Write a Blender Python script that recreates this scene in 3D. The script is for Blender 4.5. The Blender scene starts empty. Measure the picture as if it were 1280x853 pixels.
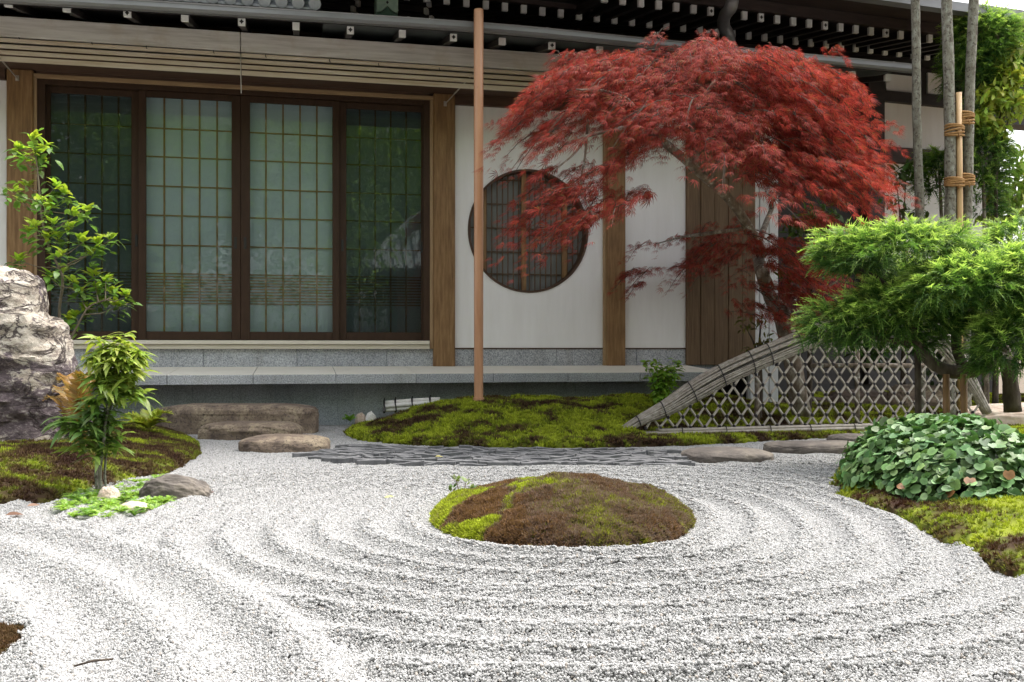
import bpy, math, random
import numpy as np

# ---------------------------------------------------------------- camera, light, exposure
SC = bpy.context.scene
COL = SC.collection
H = 0.72                     # eye height over the gravel (m)
F = 1200.0                   # focal length in pixels of a 1280 wide frame
VH = 437.0                   # horizon row
YAW = math.radians(12.4)
CA, SA = math.cos(YAW), math.sin(YAW)

cam = bpy.data.cameras.new("camera")
cam.sensor_width = 36.0
cam.lens = 36.0 * F / 1280.0
cam.shift_y = (VH - 426.5) / 1280.0
cam.clip_start = 0.05
cam.clip_end = 500.0
camo = bpy.data.objects.new("camera", cam)
COL.objects.link(camo)
camo.location = (0, 0, H)
camo.rotation_euler = (math.pi / 2, 0, -YAW)
SC.camera = camo

SUN_EL, SUN_AZ = 64.0, 66.0
w = bpy.data.worlds.new("World")
SC.world = w
w.use_nodes = True
nt = w.node_tree
sky = nt.nodes.new("ShaderNodeTexSky")
sky.sky_type = 'NISHITA'
sky.sun_disc = False
sky.sun_elevation = math.radians(SUN_EL)
sky.sun_rotation = math.radians(SUN_AZ)
sky.air_density = 1.2
sky.dust_density = 6.0
sky.ozone_density = 0.6
hs = nt.nodes.new("ShaderNodeHueSaturation")
hs.inputs["Saturation"].default_value = 0.25      # thin white cloud cover
nt.links.new(sky.outputs[0], hs.inputs["Color"])
bg = nt.nodes["Background"]
nt.links.new(hs.outputs[0], bg.inputs["Color"])
bg.inputs["Strength"].default_value = 0.15

sl = bpy.data.lights.new("sun", 'SUN')
sl.energy = 0.95
sl.angle = math.radians(32)
sl.color = (1.0, 0.95, 0.87)
so = bpy.data.objects.new("sun", sl)
COL.objects.link(so)
el, az = math.radians(SUN_EL), math.radians(SUN_AZ)
from mathutils import Vector
sdir = Vector((math.sin(az) * math.cos(el), math.cos(az) * math.cos(el), math.sin(el)))
so.rotation_euler = sdir.to_track_quat('Z', 'Y').to_euler()

SC.view_settings.view_transform = 'Standard'
SC.view_settings.look = 'None'
SC.view_settings.gamma = 1.0
SC.view_settings.exposure = 1.82
SC.render.engine = 'CYCLES'
try:
    SC.cycles.use_denoising = True
    SC.cycles.max_bounces = 8
    SC.cycles.transparent_max_bounces = 12
    SC.cycles.caustics_reflective = False
    SC.cycles.caustics_refractive = False
except Exception:
    pass

# ---------------------------------------------------------------- helpers: picture -> place
rng = np.random.default_rng(7)
random.seed(7)
def dirs(u):
    s = (u - 640.0) / F
    return SA + CA * s, CA - SA * s
def PT(u, v, t):
    dx, dy = dirs(u)
    return np.array([dx * t, dy * t, H - (v - VH) * t / F])
def PY(u, v, Y):
    return PT(u, v, Y / dirs(u)[1])
def G(u, v, z=0.0):
    return PT(u, v, (H - z) * F / (v - VH))

def hash3(ix, iy, iz, seed):
    n = (ix * 374761393 + iy * 668265263 + iz * 2147483647 + seed * 974711) & 0xffffffff
    n = ((n ^ (n >> 13)) * 1274126177) & 0xffffffff
    n = ((n ^ (n >> 16)) * 2246822519) & 0xffffffff
    return ((n ^ (n >> 15)) & 0xffff) / 65535.0
def vnoise(p, seed=0):
    p = np.asarray(p, float)
    i = np.floor(p).astype(np.int64)
    f = p - i
    f = f * f * (3 - 2 * f)
    r = 0
    for a in (0, 1):
        for b in (0, 1):
            for c in (0, 1):
                wgt = (f[:, 0] if a else 1 - f[:, 0]) * (f[:, 1] if b else 1 - f[:, 1]) * (f[:, 2] if c else 1 - f[:, 2])
                r = r + wgt * hash3(i[:, 0] + a, i[:, 1] + b, i[:, 2] + c, seed)
    return r
def fbm(p, seed=0, octv=4):
    p = np.asarray(p, float)
    r, a, s = 0, 0.5, 0
    for o in range(octv):
        r = r + a * vnoise(p * 2 ** o + 17.3 * o, seed + o)
        s += a
        a *= 0.5
    return r / s
def xy0(x, y, k=1.0):
    return np.stack([np.asarray(x) * k, np.asarray(y) * k, np.zeros(len(np.asarray(x)))], 1)

# ---------------------------------------------------------------- helpers: meshes
class MB:
    def __init__(s):
        s.V, s.F, s.C, s.n = [], {}, [], 0
    def add(s, V, faces, col=None, mi=0):
        V = np.asarray(V, float)
        s.V.append(V)
        if isinstance(faces, np.ndarray):
            faces = [faces]
        for f in faces:
            f = np.asarray(f, np.int64)
            if f.ndim == 1:
                f = f[None]
            s.F.setdefault((f.shape[1], mi), []).append(f + s.n)
        c = np.ones((len(V), 4)) * 0.5
        c[:, 3] = 1
        if col is not None:
            c[:, :3] = col
        s.C.append(c)
        s.n += len(V)
        return s
    def box(s, x0, x1, y0, y1, z0, z1, mi=0, bev=0.0, R=None, o=(0, 0, 0), col=None):
        if bev > 0:
            b = bev
            V, Fs = bevbox(x0, x1, y0, y1, z0, z1, b)
        else:
            V = np.array([[x, y, z] for z in (z0, z1) for y in (y0, y1) for x in (x0, x1)])
            Fs = [np.array([[0, 2, 3, 1], [4, 5, 7, 6], [0, 1, 5, 4], [2, 6, 7, 3], [0, 4, 6, 2], [1, 3, 7, 5]])]
        if R is not None:
            V = V @ np.asarray(R).T
        V = V + np.asarray(o)
        return s.add(V, Fs, col, mi)
    def tube(s, P, r, n=8, mi=0, cap=True, col=None, jit=0.0):
        P = np.asarray(P, float)
        m = len(P)
        r = np.broadcast_to(np.asarray(r, float), (m,))
        T = np.gradient(P, axis=0)
        T /= np.linalg.norm(T, axis=1)[:, None] + 1e-9
        up = np.array([0, 0, 1.0]) if abs(T[0][2]) < 0.9 else np.array([1.0, 0, 0])
        V = []
        A = np.cross(T[0], up); A /= np.linalg.norm(A)
        for i in range(m):
            A = A - T[i] * (A @ T[i]); A /= np.linalg.norm(A) + 1e-9
            B = np.cross(T[i], A)
            th = np.linspace(0, 2 * np.pi, n, endpoint=False)
            rr = r[i] * (1 + jit * (rng.random(n) - 0.5))
            V.append(P[i] + rr[:, None] * (np.cos(th)[:, None] * A + np.sin(th)[:, None] * B))
        V = np.concatenate(V)
        i, k = np.meshgrid(np.arange(m - 1), np.arange(n), indexing='ij')
        i, k = i.ravel(), k.ravel()
        q = np.stack([i * n + k, i * n + (k + 1) % n, (i + 1) * n + (k + 1) % n, (i + 1) * n + k], 1)[:, ::-1]
        Fs = [q]
        if cap:
            Fs += [np.arange(n)[None], np.arange((m - 1) * n, m * n)[None, ::-1]]
        return s.add(V, Fs, col, mi)
    def prism(s, poly, axis, a0, a1, mi=0, col=None):
        """extrude a polygon (2-D points) along an axis: axis 1 -> points are (x, z)"""
        poly = np.asarray(poly, float)
        n = len(poly)
        def emb(a):
            V = np.zeros((n, 3))
            o = [k for k in (0, 1, 2) if k != axis]
            V[:, o[0]] = poly[:, 0]; V[:, o[1]] = poly[:, 1]; V[:, axis] = a
            return V
        V = np.concatenate([emb(a0), emb(a1)])
        k = np.arange(n)
        side = np.stack([k, (k + 1) % n, (k + 1) % n + n, k + n], 1)
        return s.add(V, [side, k[None, ::-1], (k + n)[None]], col, mi)
    def mesh(s, name, mats, smooth=False, org=(0, 0, 0), color=False):
        V = np.concatenate(s.V) - np.asarray(org)
        me = bpy.data.meshes.new(name)
        me.vertices.add(len(V))
        me.vertices.foreach_set("co", V.astype(np.float32).ravel())
        loops, starts, mis, st = [], [], [], 0
        for (k, mi), fl in s.F.items():
            f = np.concatenate(fl)
            loops.append(f.ravel())
            starts.append(st + np.arange(len(f)) * k)
            mis.append(np.full(len(f), mi))
            st += len(f) * k
        loops = np.concatenate(loops)
        me.loops.add(len(loops))
        me.loops.foreach_set("vertex_index", loops.astype(np.int32))
        starts = np.concatenate(starts)
        me.polygons.add(len(starts))
        me.polygons.foreach_set("loop_start", starts.astype(np.int32))
        me.polygons.foreach_set("material_index", np.concatenate(mis).astype(np.int32))
        me.polygons.foreach_set("use_smooth", np.full(len(starts), bool(smooth)))
        if color:
            at = me.color_attributes.new("col", 'FLOAT_COLOR', 'POINT')
            at.data.foreach_set("color", np.concatenate(s.C).astype(np.float32).ravel())
        for m in (mats if isinstance(mats, (list, tuple)) else [mats]):
            me.materials.append(m)
        me.update(calc_edges=True)
        me.validate()
        return me
    def build(s, name, mats, parent=None, smooth=False, color=False, org=None, label=None, cat=None, group=None, kind=None):
        if org is None:
            org = parent_world(parent) if parent is not None else (0, 0, 0)
        me = s.mesh(name, mats, smooth, org, color)
        o = bpy.data.objects.new(name, me)
        COL.objects.link(o)
        if parent is not None:
            o.parent = parent
        else:
            o.location = org
        tag(o, label, cat, group, kind)
        return o
def bevbox(x0, x1, y0, y1, z0, z1, b):
    V, idx = [], {}
    for sx, X in ((-1, x0), (1, x1)):
        for sy, Y in ((-1, y0), (1, y1)):
            for sz, Z in ((-1, z0), (1, z1)):
                for a in range(3):
                    p = [X - sx * b, Y - sy * b, Z - sz * b]
                    p[a] = (X, Y, Z)[a]
                    idx[(sx, sy, sz, a)] = len(V)
                    V.append(p)
    Fq, Ft = [], []
    for a in range(3):
        o1, o2 = [k for k in range(3) if k != a]
        for s_ in (-1, 1):
            f = []
            for (p, q) in ((-1, -1), (1, -1), (1, 1), (-1, 1)):
                k = [0, 0, 0]; k[a] = s_; k[o1] = p; k[o2] = q
                f.append(idx[(*k, a)])
            Fq.append(f)
    for a in range(3):
        o1, o2 = [k for k in range(3) if k != a]
        for p in (-1, 1):
            for q in (-1, 1):
                k1 = [0, 0, 0]; k1[o1] = p; k1[o2] = q
                k1[a] = -1; k2 = list(k1); k2[a] = 1
                Fq.append([idx[(*k1, o1)], idx[(*k1, o2)], idx[(*k2, o2)], idx[(*k2, o1)]])
    for sx in (-1, 1):
        for sy in (-1, 1):
            for sz in (-1, 1):
                Ft.append([idx[(sx, sy, sz, a)] for a in range(3)])
    V = np.array(V, float)
    c = V.mean(0)
    def fix(fs):
        out = []
        for f in fs:
            n = np.cross(V[f[1]] - V[f[0]], V[f[2]] - V[f[0]])
            out.append(f if n @ (V[f].mean(0) - c) > 0 else f[::-1])
        return np.array(out)
    return V, [fix(Fq), fix(Ft)]
def parent_world(p):
    x = np.zeros(3)
    while p is not None:
        x = x + np.array(p.location)
        p = p.parent
    return x
def tag(o, label=None, cat=None, group=None, kind=None):
    if label: o['label'] = label
    if cat: o['category'] = cat
    if group: o['group'] = group
    if kind: o['kind'] = kind
    return o
def empty(name, loc, label, cat, group=None):
    o = bpy.data.objects.new(name, None)
    COL.objects.link(o)
    o.location = tuple(float(c) for c in loc)
    o.empty_display_size = 0.2
    return tag(o, label, cat, group)
def norm(a):
    a = np.asarray(a, float)
    return a / (np.linalg.norm(a, axis=-1, keepdims=True) + 1e-9)
def frames(d, n):
    """columns side, along, normal for each leaf"""
    d = norm(d)
    x = norm(np.cross(d, n))
    z = np.cross(x, d)
    return np.stack([x, d, z], 2)
def scatter(mb, tv, tf, pos, R, sc, col=None, tcol=None):
    N, n = len(pos), len(tv)
    sc = np.asarray(sc, float)
    if sc.ndim == 1:
        sc = np.repeat(sc[:, None], 3, 1)
    V = np.einsum('nij,nkj->nki', R, tv[None] * sc[:, None, :]) + pos[:, None, :]
    off = (np.arange(N) * n)[:, None, None]
    fs = [(np.asarray(f)[None] + off).reshape(-1, np.asarray(f).shape[1]) for f in tf]
    c = None
    if col is not None:
        c = np.repeat(np.asarray(col)[:, None, :], n, 1)
        if tcol is not None:
            c = c * tcol[None]
        c = c.reshape(-1, 3)
    mb.add(V.reshape(-1, 3), fs, c)
def rot_to_euler(R):
    ry = -np.arcsin(np.clip(R[:, 2, 0], -1, 1))
    rx = np.arctan2(R[:, 2, 1], R[:, 2, 2])
    rz = np.arctan2(R[:, 1, 0], R[:, 0, 0])
    return np.stack([rx, ry, rz], 1)
def rand_unit(n):
    return norm(rng.normal(size=(n, 3)))
def inside(poly, x, y):
    poly = np.asarray(poly)
    r = np.zeros(len(x), bool)
    for a, b in zip(poly, np.roll(poly, -1, 0)):
        c = (a[1] > y) != (b[1] > y)
        r ^= c & (x < (b[0] - a[0]) * (y - a[1]) / (b[1] - a[1] + 1e-12) + a[0])
    return r
def sdist(poly, x, y):
    """signed distance, positive inside"""
    poly = np.asarray(poly, float)
    d = np.full(len(x), 1e9)
    for a, b in zip(poly, np.roll(poly, -1, 0)):
        e = b - a
        t = np.clip(((x - a[0]) * e[0] + (y - a[1]) * e[1]) / (e @ e + 1e-12), 0, 1)
        d = np.minimum(d, np.hypot(x - a[0] - t * e[0], y - a[1] - t * e[1]))
    return np.where(inside(poly, x, y), d, -d)
def smooth_poly(P, it=2):
    P = np.asarray(P, float)
    for _ in range(it):
        Q = np.roll(P, -1, 0)
        P = np.stack([0.75 * P + 0.25 * Q, 0.25 * P + 0.75 * Q], 1).reshape(-1, P.shape[1])
    return P
def spline(P, n):
    P = np.asarray(P, float)
    t = np.concatenate([[0], np.cumsum(np.linalg.norm(np.diff(P, axis=0), axis=1))])
    s = np.linspace(0, t[-1], n)
    m = np.gradient(P, t, axis=0)
    k = np.clip(np.searchsorted(t, s, side='right') - 1, 0, len(t) - 2)
    h = (t[k + 1] - t[k])[:, None]
    x = ((s - t[k])[:, None]) / h
    return ((2 * x**3 - 3 * x**2 + 1) * P[k] + (x**3 - 2 * x**2 + x) * h * m[k]
            + (-2 * x**3 + 3 * x**2) * P[k + 1] + (x**3 - x**2) * h * m[k + 1])

# ---------------------------------------------------------------- helpers: materials
def newmat(name):
    m = bpy.data.materials.new(name)
    m.use_nodes = True
    return m, m.node_tree, m.node_tree.nodes["Principled BSDF"]
def ramp(nt, fac, stops):
    r = nt.nodes.new("ShaderNodeValToRGB")
    e = r.color_ramp.elements
    while len(e) < len(stops):
        e.new(0.5)
    for k, (p, c) in enumerate(stops):
        e[k].position = p
        e[k].color = (*c, 1)
    nt.links.new(fac, r.inputs[0])
    return r.outputs[0]
def texc(nt, scale=(1, 1, 1), rot=(0, 0, 0)):
    tc = nt.nodes.new("ShaderNodeTexCoord")
    mp = nt.nodes.new("ShaderNodeMapping")
    mp.inputs["Scale"].default_value = scale
    mp.inputs["Rotation"].default_value = rot
    nt.links.new(tc.outputs["Object"], mp.inputs[0])
    return mp.outputs[0]
def noise(nt, vec, scale, detail=6, rough=0.6, dist=0.0):
    n = nt.nodes.new("ShaderNodeTexNoise")
    n.inputs["Scale"].default_value = scale
    n.inputs["Detail"].default_value = detail
    n.inputs["Roughness"].default_value = rough
    n.inputs["Distortion"].default_value = dist
    nt.links.new(vec, n.inputs["Vector"])
    return n.outputs["Fac"]
def mixc(nt, fac, a, b, mode='MIX'):
    m = nt.nodes.new("ShaderNodeMix")
    m.data_type = 'RGBA'
    m.blend_type = mode
    for sock, val in ((m.inputs[0], fac), (m.inputs[6], a), (m.inputs[7], b)):
        if hasattr(val, "is_output"):
            nt.links.new(val, sock)
        elif isinstance(val, (int, float)):
            sock.default_value = val
        else:
            sock.default_value = (*val, 1)
    return m.outputs[2]
def bump(nt, bsdf, h, strength=0.3, dist=0.01):
    b = nt.nodes.new("ShaderNodeBump")
    b.inputs["Strength"].default_value = strength
    b.inputs["Distance"].default_value = dist
    nt.links.new(h, b.inputs["Height"])
    nt.links.new(b.outputs[0], bsdf.inputs["Normal"])
def M(name, stops, scale=4, stretch=(1, 1, 1), rough=0.7, bmp=0.0, bdist=0.005, bscale=None, detail=6, metal=0.0, dist=0.0, spec=0.5, spots=None):
    m, nt, b = newmat(name)
    v = texc(nt, stretch)
    if len(stops) == 1:
        b.inputs["Base Color"].default_value = (*stops[0][1], 1)
        f = noise(nt, v, scale, detail)
    else:
        f = noise(nt, v, scale, detail, 0.65, dist)
        c = ramp(nt, f, stops)
        if spots:
            sscale, lo, hi, scol = spots
            sf = ramp(nt, noise(nt, texc(nt), sscale, 5, 0.65), [(lo, (0, 0, 0)), (hi, (1, 1, 1))])
            c = mixc(nt, sf, c, scol)
        nt.links.new(c, b.inputs["Base Color"])
    b.inputs["Roughness"].default_value = rough
    b.inputs["Metallic"].default_value = metal
    b.inputs["Specular IOR Level"].default_value = spec
    if bmp:
        hgt = f if bscale is None else noise(nt, v, bscale, 6)
        bump(nt, b, hgt, bmp, bdist)
    return m
def leafmat(name, stops, trans=0.35, rough=0.5, tcol=None, attr=False, spec=0.4):
    m, nt, b = newmat(name)
    if attr:
        a = nt.nodes.new("ShaderNodeAttribute")
        a.attribute_name = "col"
        c = a.outputs["Color"]
    else:
        g = nt.nodes.new("ShaderNodeNewGeometry")
        c = ramp(nt, g.outputs["Random Per Island"], stops)
    nt.links.new(c, b.inputs["Base Color"])
    b.inputs["Roughness"].default_value = rough
    b.inputs["Specular IOR Level"].default_value = spec
    if trans > 0:
        t = nt.nodes.new("ShaderNodeBsdfTranslucent")
        mx = nt.nodes.new("ShaderNodeMixShader")
        mx.inputs[0].default_value = trans
        tc = mixc(nt, 1.0, c, tcol or (1.3, 1.3, 0.8), 'MULTIPLY')
        nt.links.new(tc, t.inputs["Color"])
        nt.links.new(b.outputs[0], mx.inputs[1])
        nt.links.new(t.outputs[0], mx.inputs[2])
        nt.links.new(mx.outputs[0], nt.nodes["Material Output"].inputs["Surface"])
    return m

def granite(name, dark, mid, light):
    m, nt, b = newmat(name)
    v = texc(nt)
    sp = ramp(nt, noise(nt, v, 95, 3, 0.85), [(0.36, dark), (0.5, mid), (0.62, light)])
    big = ramp(nt, noise(nt, v, 1.7, 5), [(0.3, (0.75, 0.75, 0.77)), (0.7, (1.05, 1.05, 1.05))])
    g = nt.nodes.new("ShaderNodeNewGeometry")
    blk = ramp(nt, g.outputs["Random Per Island"], [(0.0, (0.86, 0.87, 0.88)), (1.0, (1.06, 1.05, 1.03))])
    stn = ramp(nt, noise(nt, texc(nt, (3, 3, .6)), 2.2, 6, 0.7), [(0.48, (1, 1, 1)), (0.68, (0.80, 0.79, 0.76))])
    c = mixc(nt, 1.0, mixc(nt, 1.0, mixc(nt, 1.0, sp, big, 'MULTIPLY'), blk, 'MULTIPLY'), stn, 'MULTIPLY')
    nt.links.new(c, b.inputs["Base Color"])
    b.inputs["Roughness"].default_value = 0.75
    return m
MAT = {}
MAT['granite'] = granite("granite_speckled", (0.16, 0.175, 0.19), (0.42, 0.44, 0.465), (0.66, 0.68, 0.70))
MAT['granite_dark'] = granite("granite_dark_plinth", (0.25, 0.275, 0.305), (0.47, 0.505, 0.545), (0.66, 0.70, 0.74))
MAT['granite_top'] = M("granite_dusty_lit_top", [(0.3, (0.78, 0.74, 0.64)), (0.7, (0.86, 0.83, 0.73))], 3, rough=0.8, spots=(60, 0.55, 0.7, (0.68, 0.64, 0.55)))  # dusty cream, paled further so the top under the eave looks sunlit
MAT['plaster'] = M("white_plaster", [(0.28, (0.78, 0.77, 0.755)), (0.7, (0.87, 0.865, 0.86))], 2.2, rough=0.38, stretch=(2.5, 2.5, 0.35), bmp=0.03, bscale=25)
MAT['wood'] = M("weathered_cypress", [(0.25, (0.095, 0.045, 0.015)), (0.5, (0.22, 0.12, 0.045)), (0.75, (0.34, 0.21, 0.095))], 6, (6, 6, 0.5), 0.65, 0.25, 0.004)
MAT['wood_trim'] = M("pale_wood_trim", [(0.3, (0.26, 0.16, 0.08)), (0.7, (0.40, 0.27, 0.14))], 6, (5, 5, 0.5), 0.6)
MAT['wood_trim_h'] = M("pale_wood_trim_level", [(0.3, (0.26, 0.16, 0.08)), (0.7, (0.40, 0.27, 0.14))], 6, (0.5, 5, 5), 0.6)
MAT['wood_board'] = M("wood_door_boards", [(0.25, (0.07, 0.04, 0.018)), (0.5, (0.14, 0.085, 0.042)), (0.75, (0.22, 0.145, 0.08))], 9, (9, 9, 0.35), 0.7, 0.3, 0.004)
MAT['wood_grey'] = M("silvered_wood", [(0.25, (0.40, 0.37, 0.33)), (0.5, (0.60, 0.57, 0.53)), (0.78, (0.74, 0.71, 0.67))], 5, (0.35, 6, 6), 0.75, 0.2, 0.003, spots=(2.2, 0.52, 0.75, (0.48, 0.40, 0.31)))
MAT['wood_slat'] = M("aging_cedar_slat", [(0.25, (0.40, 0.29, 0.18)), (0.5, (0.56, 0.47, 0.36)), (0.78, (0.66, 0.60, 0.51))], 5, (0.35, 7, 7), 0.75, 0.2, 0.003)
MAT['wood_dark'] = M("dark_brown_timber", [(0.3, (0.045, 0.022, 0.012)), (0.7, (0.09, 0.045, 0.024))], 5, (0.5, 5, 5), 0.65)
MAT['wood_black'] = M("old_black_timber", [(0.3, (0.010, 0.008, 0.008)), (0.7, (0.028, 0.022, 0.02))], 5, (1, 3, 3), 0.6)
MAT['wood_brownblack'] = M("eave_board_brown", [(0.3, (0.035, 0.022, 0.02)), (0.7, (0.065, 0.042, 0.036))], 5, (0.6, 4, 4), 0.7)
MAT['tipwhite'] = M("chalk_white_paint", [(0.3, (0.80, 0.80, 0.78)), (0.7, (0.88, 0.88, 0.86))], 30, rough=0.8)
MAT['mark'] = M("black_paint_mark", [(0.0, (0.02, 0.02, 0.02))], rough=0.7)
MAT['frame'] = M("bronze_aluminium_frame", [(0.3, (0.036, 0.019, 0.010)), (0.7, (0.055, 0.029, 0.016))], 8, (4, 4, 0.6), 0.6, spec=0.25)
MAT['blackmetal'] = M("black_pull", [(0.0, (0.012, 0.012, 0.012))], rough=0.4)
MAT['lattice'] = M("shoji_lattice_wood", [(0.3, (0.28, 0.15, 0.05)), (0.7, (0.40, 0.23, 0.085))], 8, (4, 4, 1), 0.6)
MAT['paper'] = M("shoji_paper", [(0.3, (0.54, 0.64, 0.67)), (0.7, (0.62, 0.71, 0.74))], 2.0, rough=0.9)
MAT['paper_grey'] = M("grey_window_paper", [(0.3, (0.20, 0.21, 0.20)), (0.7, (0.25, 0.26, 0.25))], 2.0, rough=0.9)
MAT['gutter'] = M("zinc_gutter", [(0.3, (0.16, 0.16, 0.165)), (0.7, (0.23, 0.23, 0.235))], 2, (0.6, 3, 3), 0.45, metal=0.35)
MAT['tile'] = M("grey_roof_tile", [(0.3, (0.17, 0.18, 0.19)), (0.7, (0.33, 0.345, 0.355))], 7, rough=0.45)
MAT['copperroof'] = M("dull_sheet_roof", [(0.3, (0.05, 0.06, 0.06)), (0.7, (0.09, 0.10, 0.10))], 4, rough=0.6)
MAT['verdigris'] = M("verdigris_copper", [(0.3, (0.23, 0.36, 0.29)), (0.7, (0.46, 0.58, 0.47))], 14, rough=0.6)
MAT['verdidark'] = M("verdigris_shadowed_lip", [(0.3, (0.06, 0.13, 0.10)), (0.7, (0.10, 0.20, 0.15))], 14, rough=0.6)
MAT['copper'] = M("painted_copper_pole", [(0.3, (0.42, 0.20, 0.10)), (0.7, (0.56, 0.31, 0.18))], 3, (5, 5, 0.5), 0.3, spots=(30, 0.66, 0.72, (0.36, 0.19, 0.10)))
MAT['silver'] = M("galvanised_rod", [(0.0, (0.45, 0.42, 0.36))], rough=0.45, metal=0.4)
MAT['sill'] = M("pale_sill", [(0.3, (0.60, 0.55, 0.45)), (0.7, (0.72, 0.67, 0.57))], 5, (0.5, 4, 4), 0.5)
MAT['whiteboard'] = M("white_boarding", [(0.3, (0.66, 0.66, 0.66)), (0.7, (0.80, 0.80, 0.80))], 5, (6, 6, 0.4), 0.6)
MAT['soil'] = M("dark_soil", [(0.3, (0.05, 0.035, 0.02)), (0.7, (0.12, 0.085, 0.05))], 12, rough=0.95, bmp=0.4)
MAT['rope'] = M("jute_rope", [(0.3, (0.22, 0.11, 0.035)), (0.7, (0.40, 0.23, 0.09))], 60, rough=0.9, bmp=0.5)
MAT['stake'] = M("pale_bamboo_stake", [(0.3, (0.42, 0.26, 0.12)), (0.7, (0.56, 0.38, 0.19))], 8, (6, 6, 0.5), 0.55)
MAT['bamboo'] = M("silvered_bamboo", [(0.25, (0.14, 0.115, 0.09)), (0.5, (0.27, 0.24, 0.205)), (0.75, (0.42, 0.39, 0.35))], 13, (2, 2, 2), 0.65, spots=(70, .6, .7, (.10, .08, .065)))
MAT['bamboo_slat'] = M("pale_split_bamboo", [(0.3, (0.26, 0.225, 0.185)), (0.7, (0.42, 0.385, 0.335))], 13, (2, 2, 2), 0.6)
MAT['lash'] = M("black_lashing", [(0.0, (0.018, 0.015, 0.018))], rough=0.8)
MAT['stone_warm'] = M("warm_brown_stone", [(0.30, (0.075, 0.055, 0.045)), (0.5, (0.20, 0.15, 0.11)), (0.70, (0.38, 0.31, 0.21))], 6, rough=0.9, bmp=0.7, bdist=0.012, bscale=30, dist=0.5, spots=(55, 0.52, 0.66, (0.065, 0.048, 0.042)))
MAT['stone_grey'] = M("grey_brown_stone", [(0.3, (0.05, 0.042, 0.037)), (0.5, (0.10, 0.085, 0.073)), (0.72, (0.20, 0.17, 0.135))], 6, rough=0.9, bmp=0.6, bdist=0.01, bscale=40)
MAT['stone_pink'] = M("pale_pinkish_stone", [(0.25, (0.36, 0.25, 0.19)), (0.5, (0.52, 0.42, 0.34)), (0.75, (0.62, 0.56, 0.48))], 14, rough=0.9, bmp=0.5, bscale=50)
MAT['stone_white'] = M("white_stone", [(0.3, (0.60, 0.57, 0.53)), (0.7, (0.75, 0.73, 0.70))], 20, rough=0.9, bmp=0.4)
MAT['slate'] = M("charcoal_tile_edges", [(0.3, (0.06, 0.06, 0.063)), (0.5, (0.115, 0.115, 0.12)), (0.72, (0.19, 0.187, 0.19))], 12, rough=0.8, bmp=0.4, bscale=40)
MAT['bark_grey'] = M("lichen_grey_bark", [(0.3, (0.11, 0.095, 0.07)), (0.5, (0.20, 0.19, 0.15)), (0.72, (0.31, 0.33, 0.28))], 12, (2.5, 2.5, 1.2), 0.9, 0.9, 0.012, bscale=30, spots=(34, 0.54, 0.6, (0.085, 0.07, 0.055)))
MAT['bark_dark'] = M("dark_bark", [(0.3, (0.025, 0.018, 0.013)), (0.5, (0.06, 0.044, 0.031)), (0.75, (0.12, 0.10, 0.072))], 9, (2.5, 2.5, 0.9), 0.9, 0.8, 0.012)
MAT['bark_maple'] = M("mottled_maple_bark", [(0.32, (0.07, 0.05, 0.036)), (0.5, (0.17, 0.13, 0.095)), (0.68, (0.36, 0.33, 0.28))], 9, (2, 2, 1), 0.85, 0.6, 0.008, spots=(14, 0.6, 0.68, (0.50, 0.50, 0.46)))
MAT['twig'] = M("green_brown_twig", [(0.3, (0.12, 0.09, 0.06)), (0.7, (0.24, 0.20, 0.14))], 20, rough=0.8)
MAT['maple'] = leafmat("maple_leaf_red", [(0.0, (0.08, 0.024, 0.020)), (0.28, (0.22, 0.036, 0.030)), (0.74, (0.43, 0.080, 0.065)), (0.9, (0.27, 0.085, 0.035)), (1.0, (0.18, 0.12, 0.04))], 0.46, 0.65, (1.25, 0.9, 0.8), spec=0.12)
MAT['cedar'] = leafmat("cedar_foliage", None, 0.45, 0.55, (1.15, 1.2, 0.85), attr=True)
MAT['leafattr'] = leafmat("mixed_green_leaf", None, 0.4, 0.4, (1.2, 1.25, 0.7), attr=True)
MAT['ginger'] = leafmat("round_satin_leaf", None, 0.12, 0.5, (1.1, 1.25, 0.7), attr=True, spec=0.35)
MAT['mossmat'] = leafmat("moss_shoots", None, 0.2, 0.85, (1.2, 1.2, 0.7), attr=True, spec=0.1)
MAT['backleaf'] = leafmat("woodland_leaf", [(0.0, (0.08, 0.15, 0.03)), (0.5, (0.16, 0.28, 0.055)), (1.0, (0.28, 0.40, 0.08))], 0.5)

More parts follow.
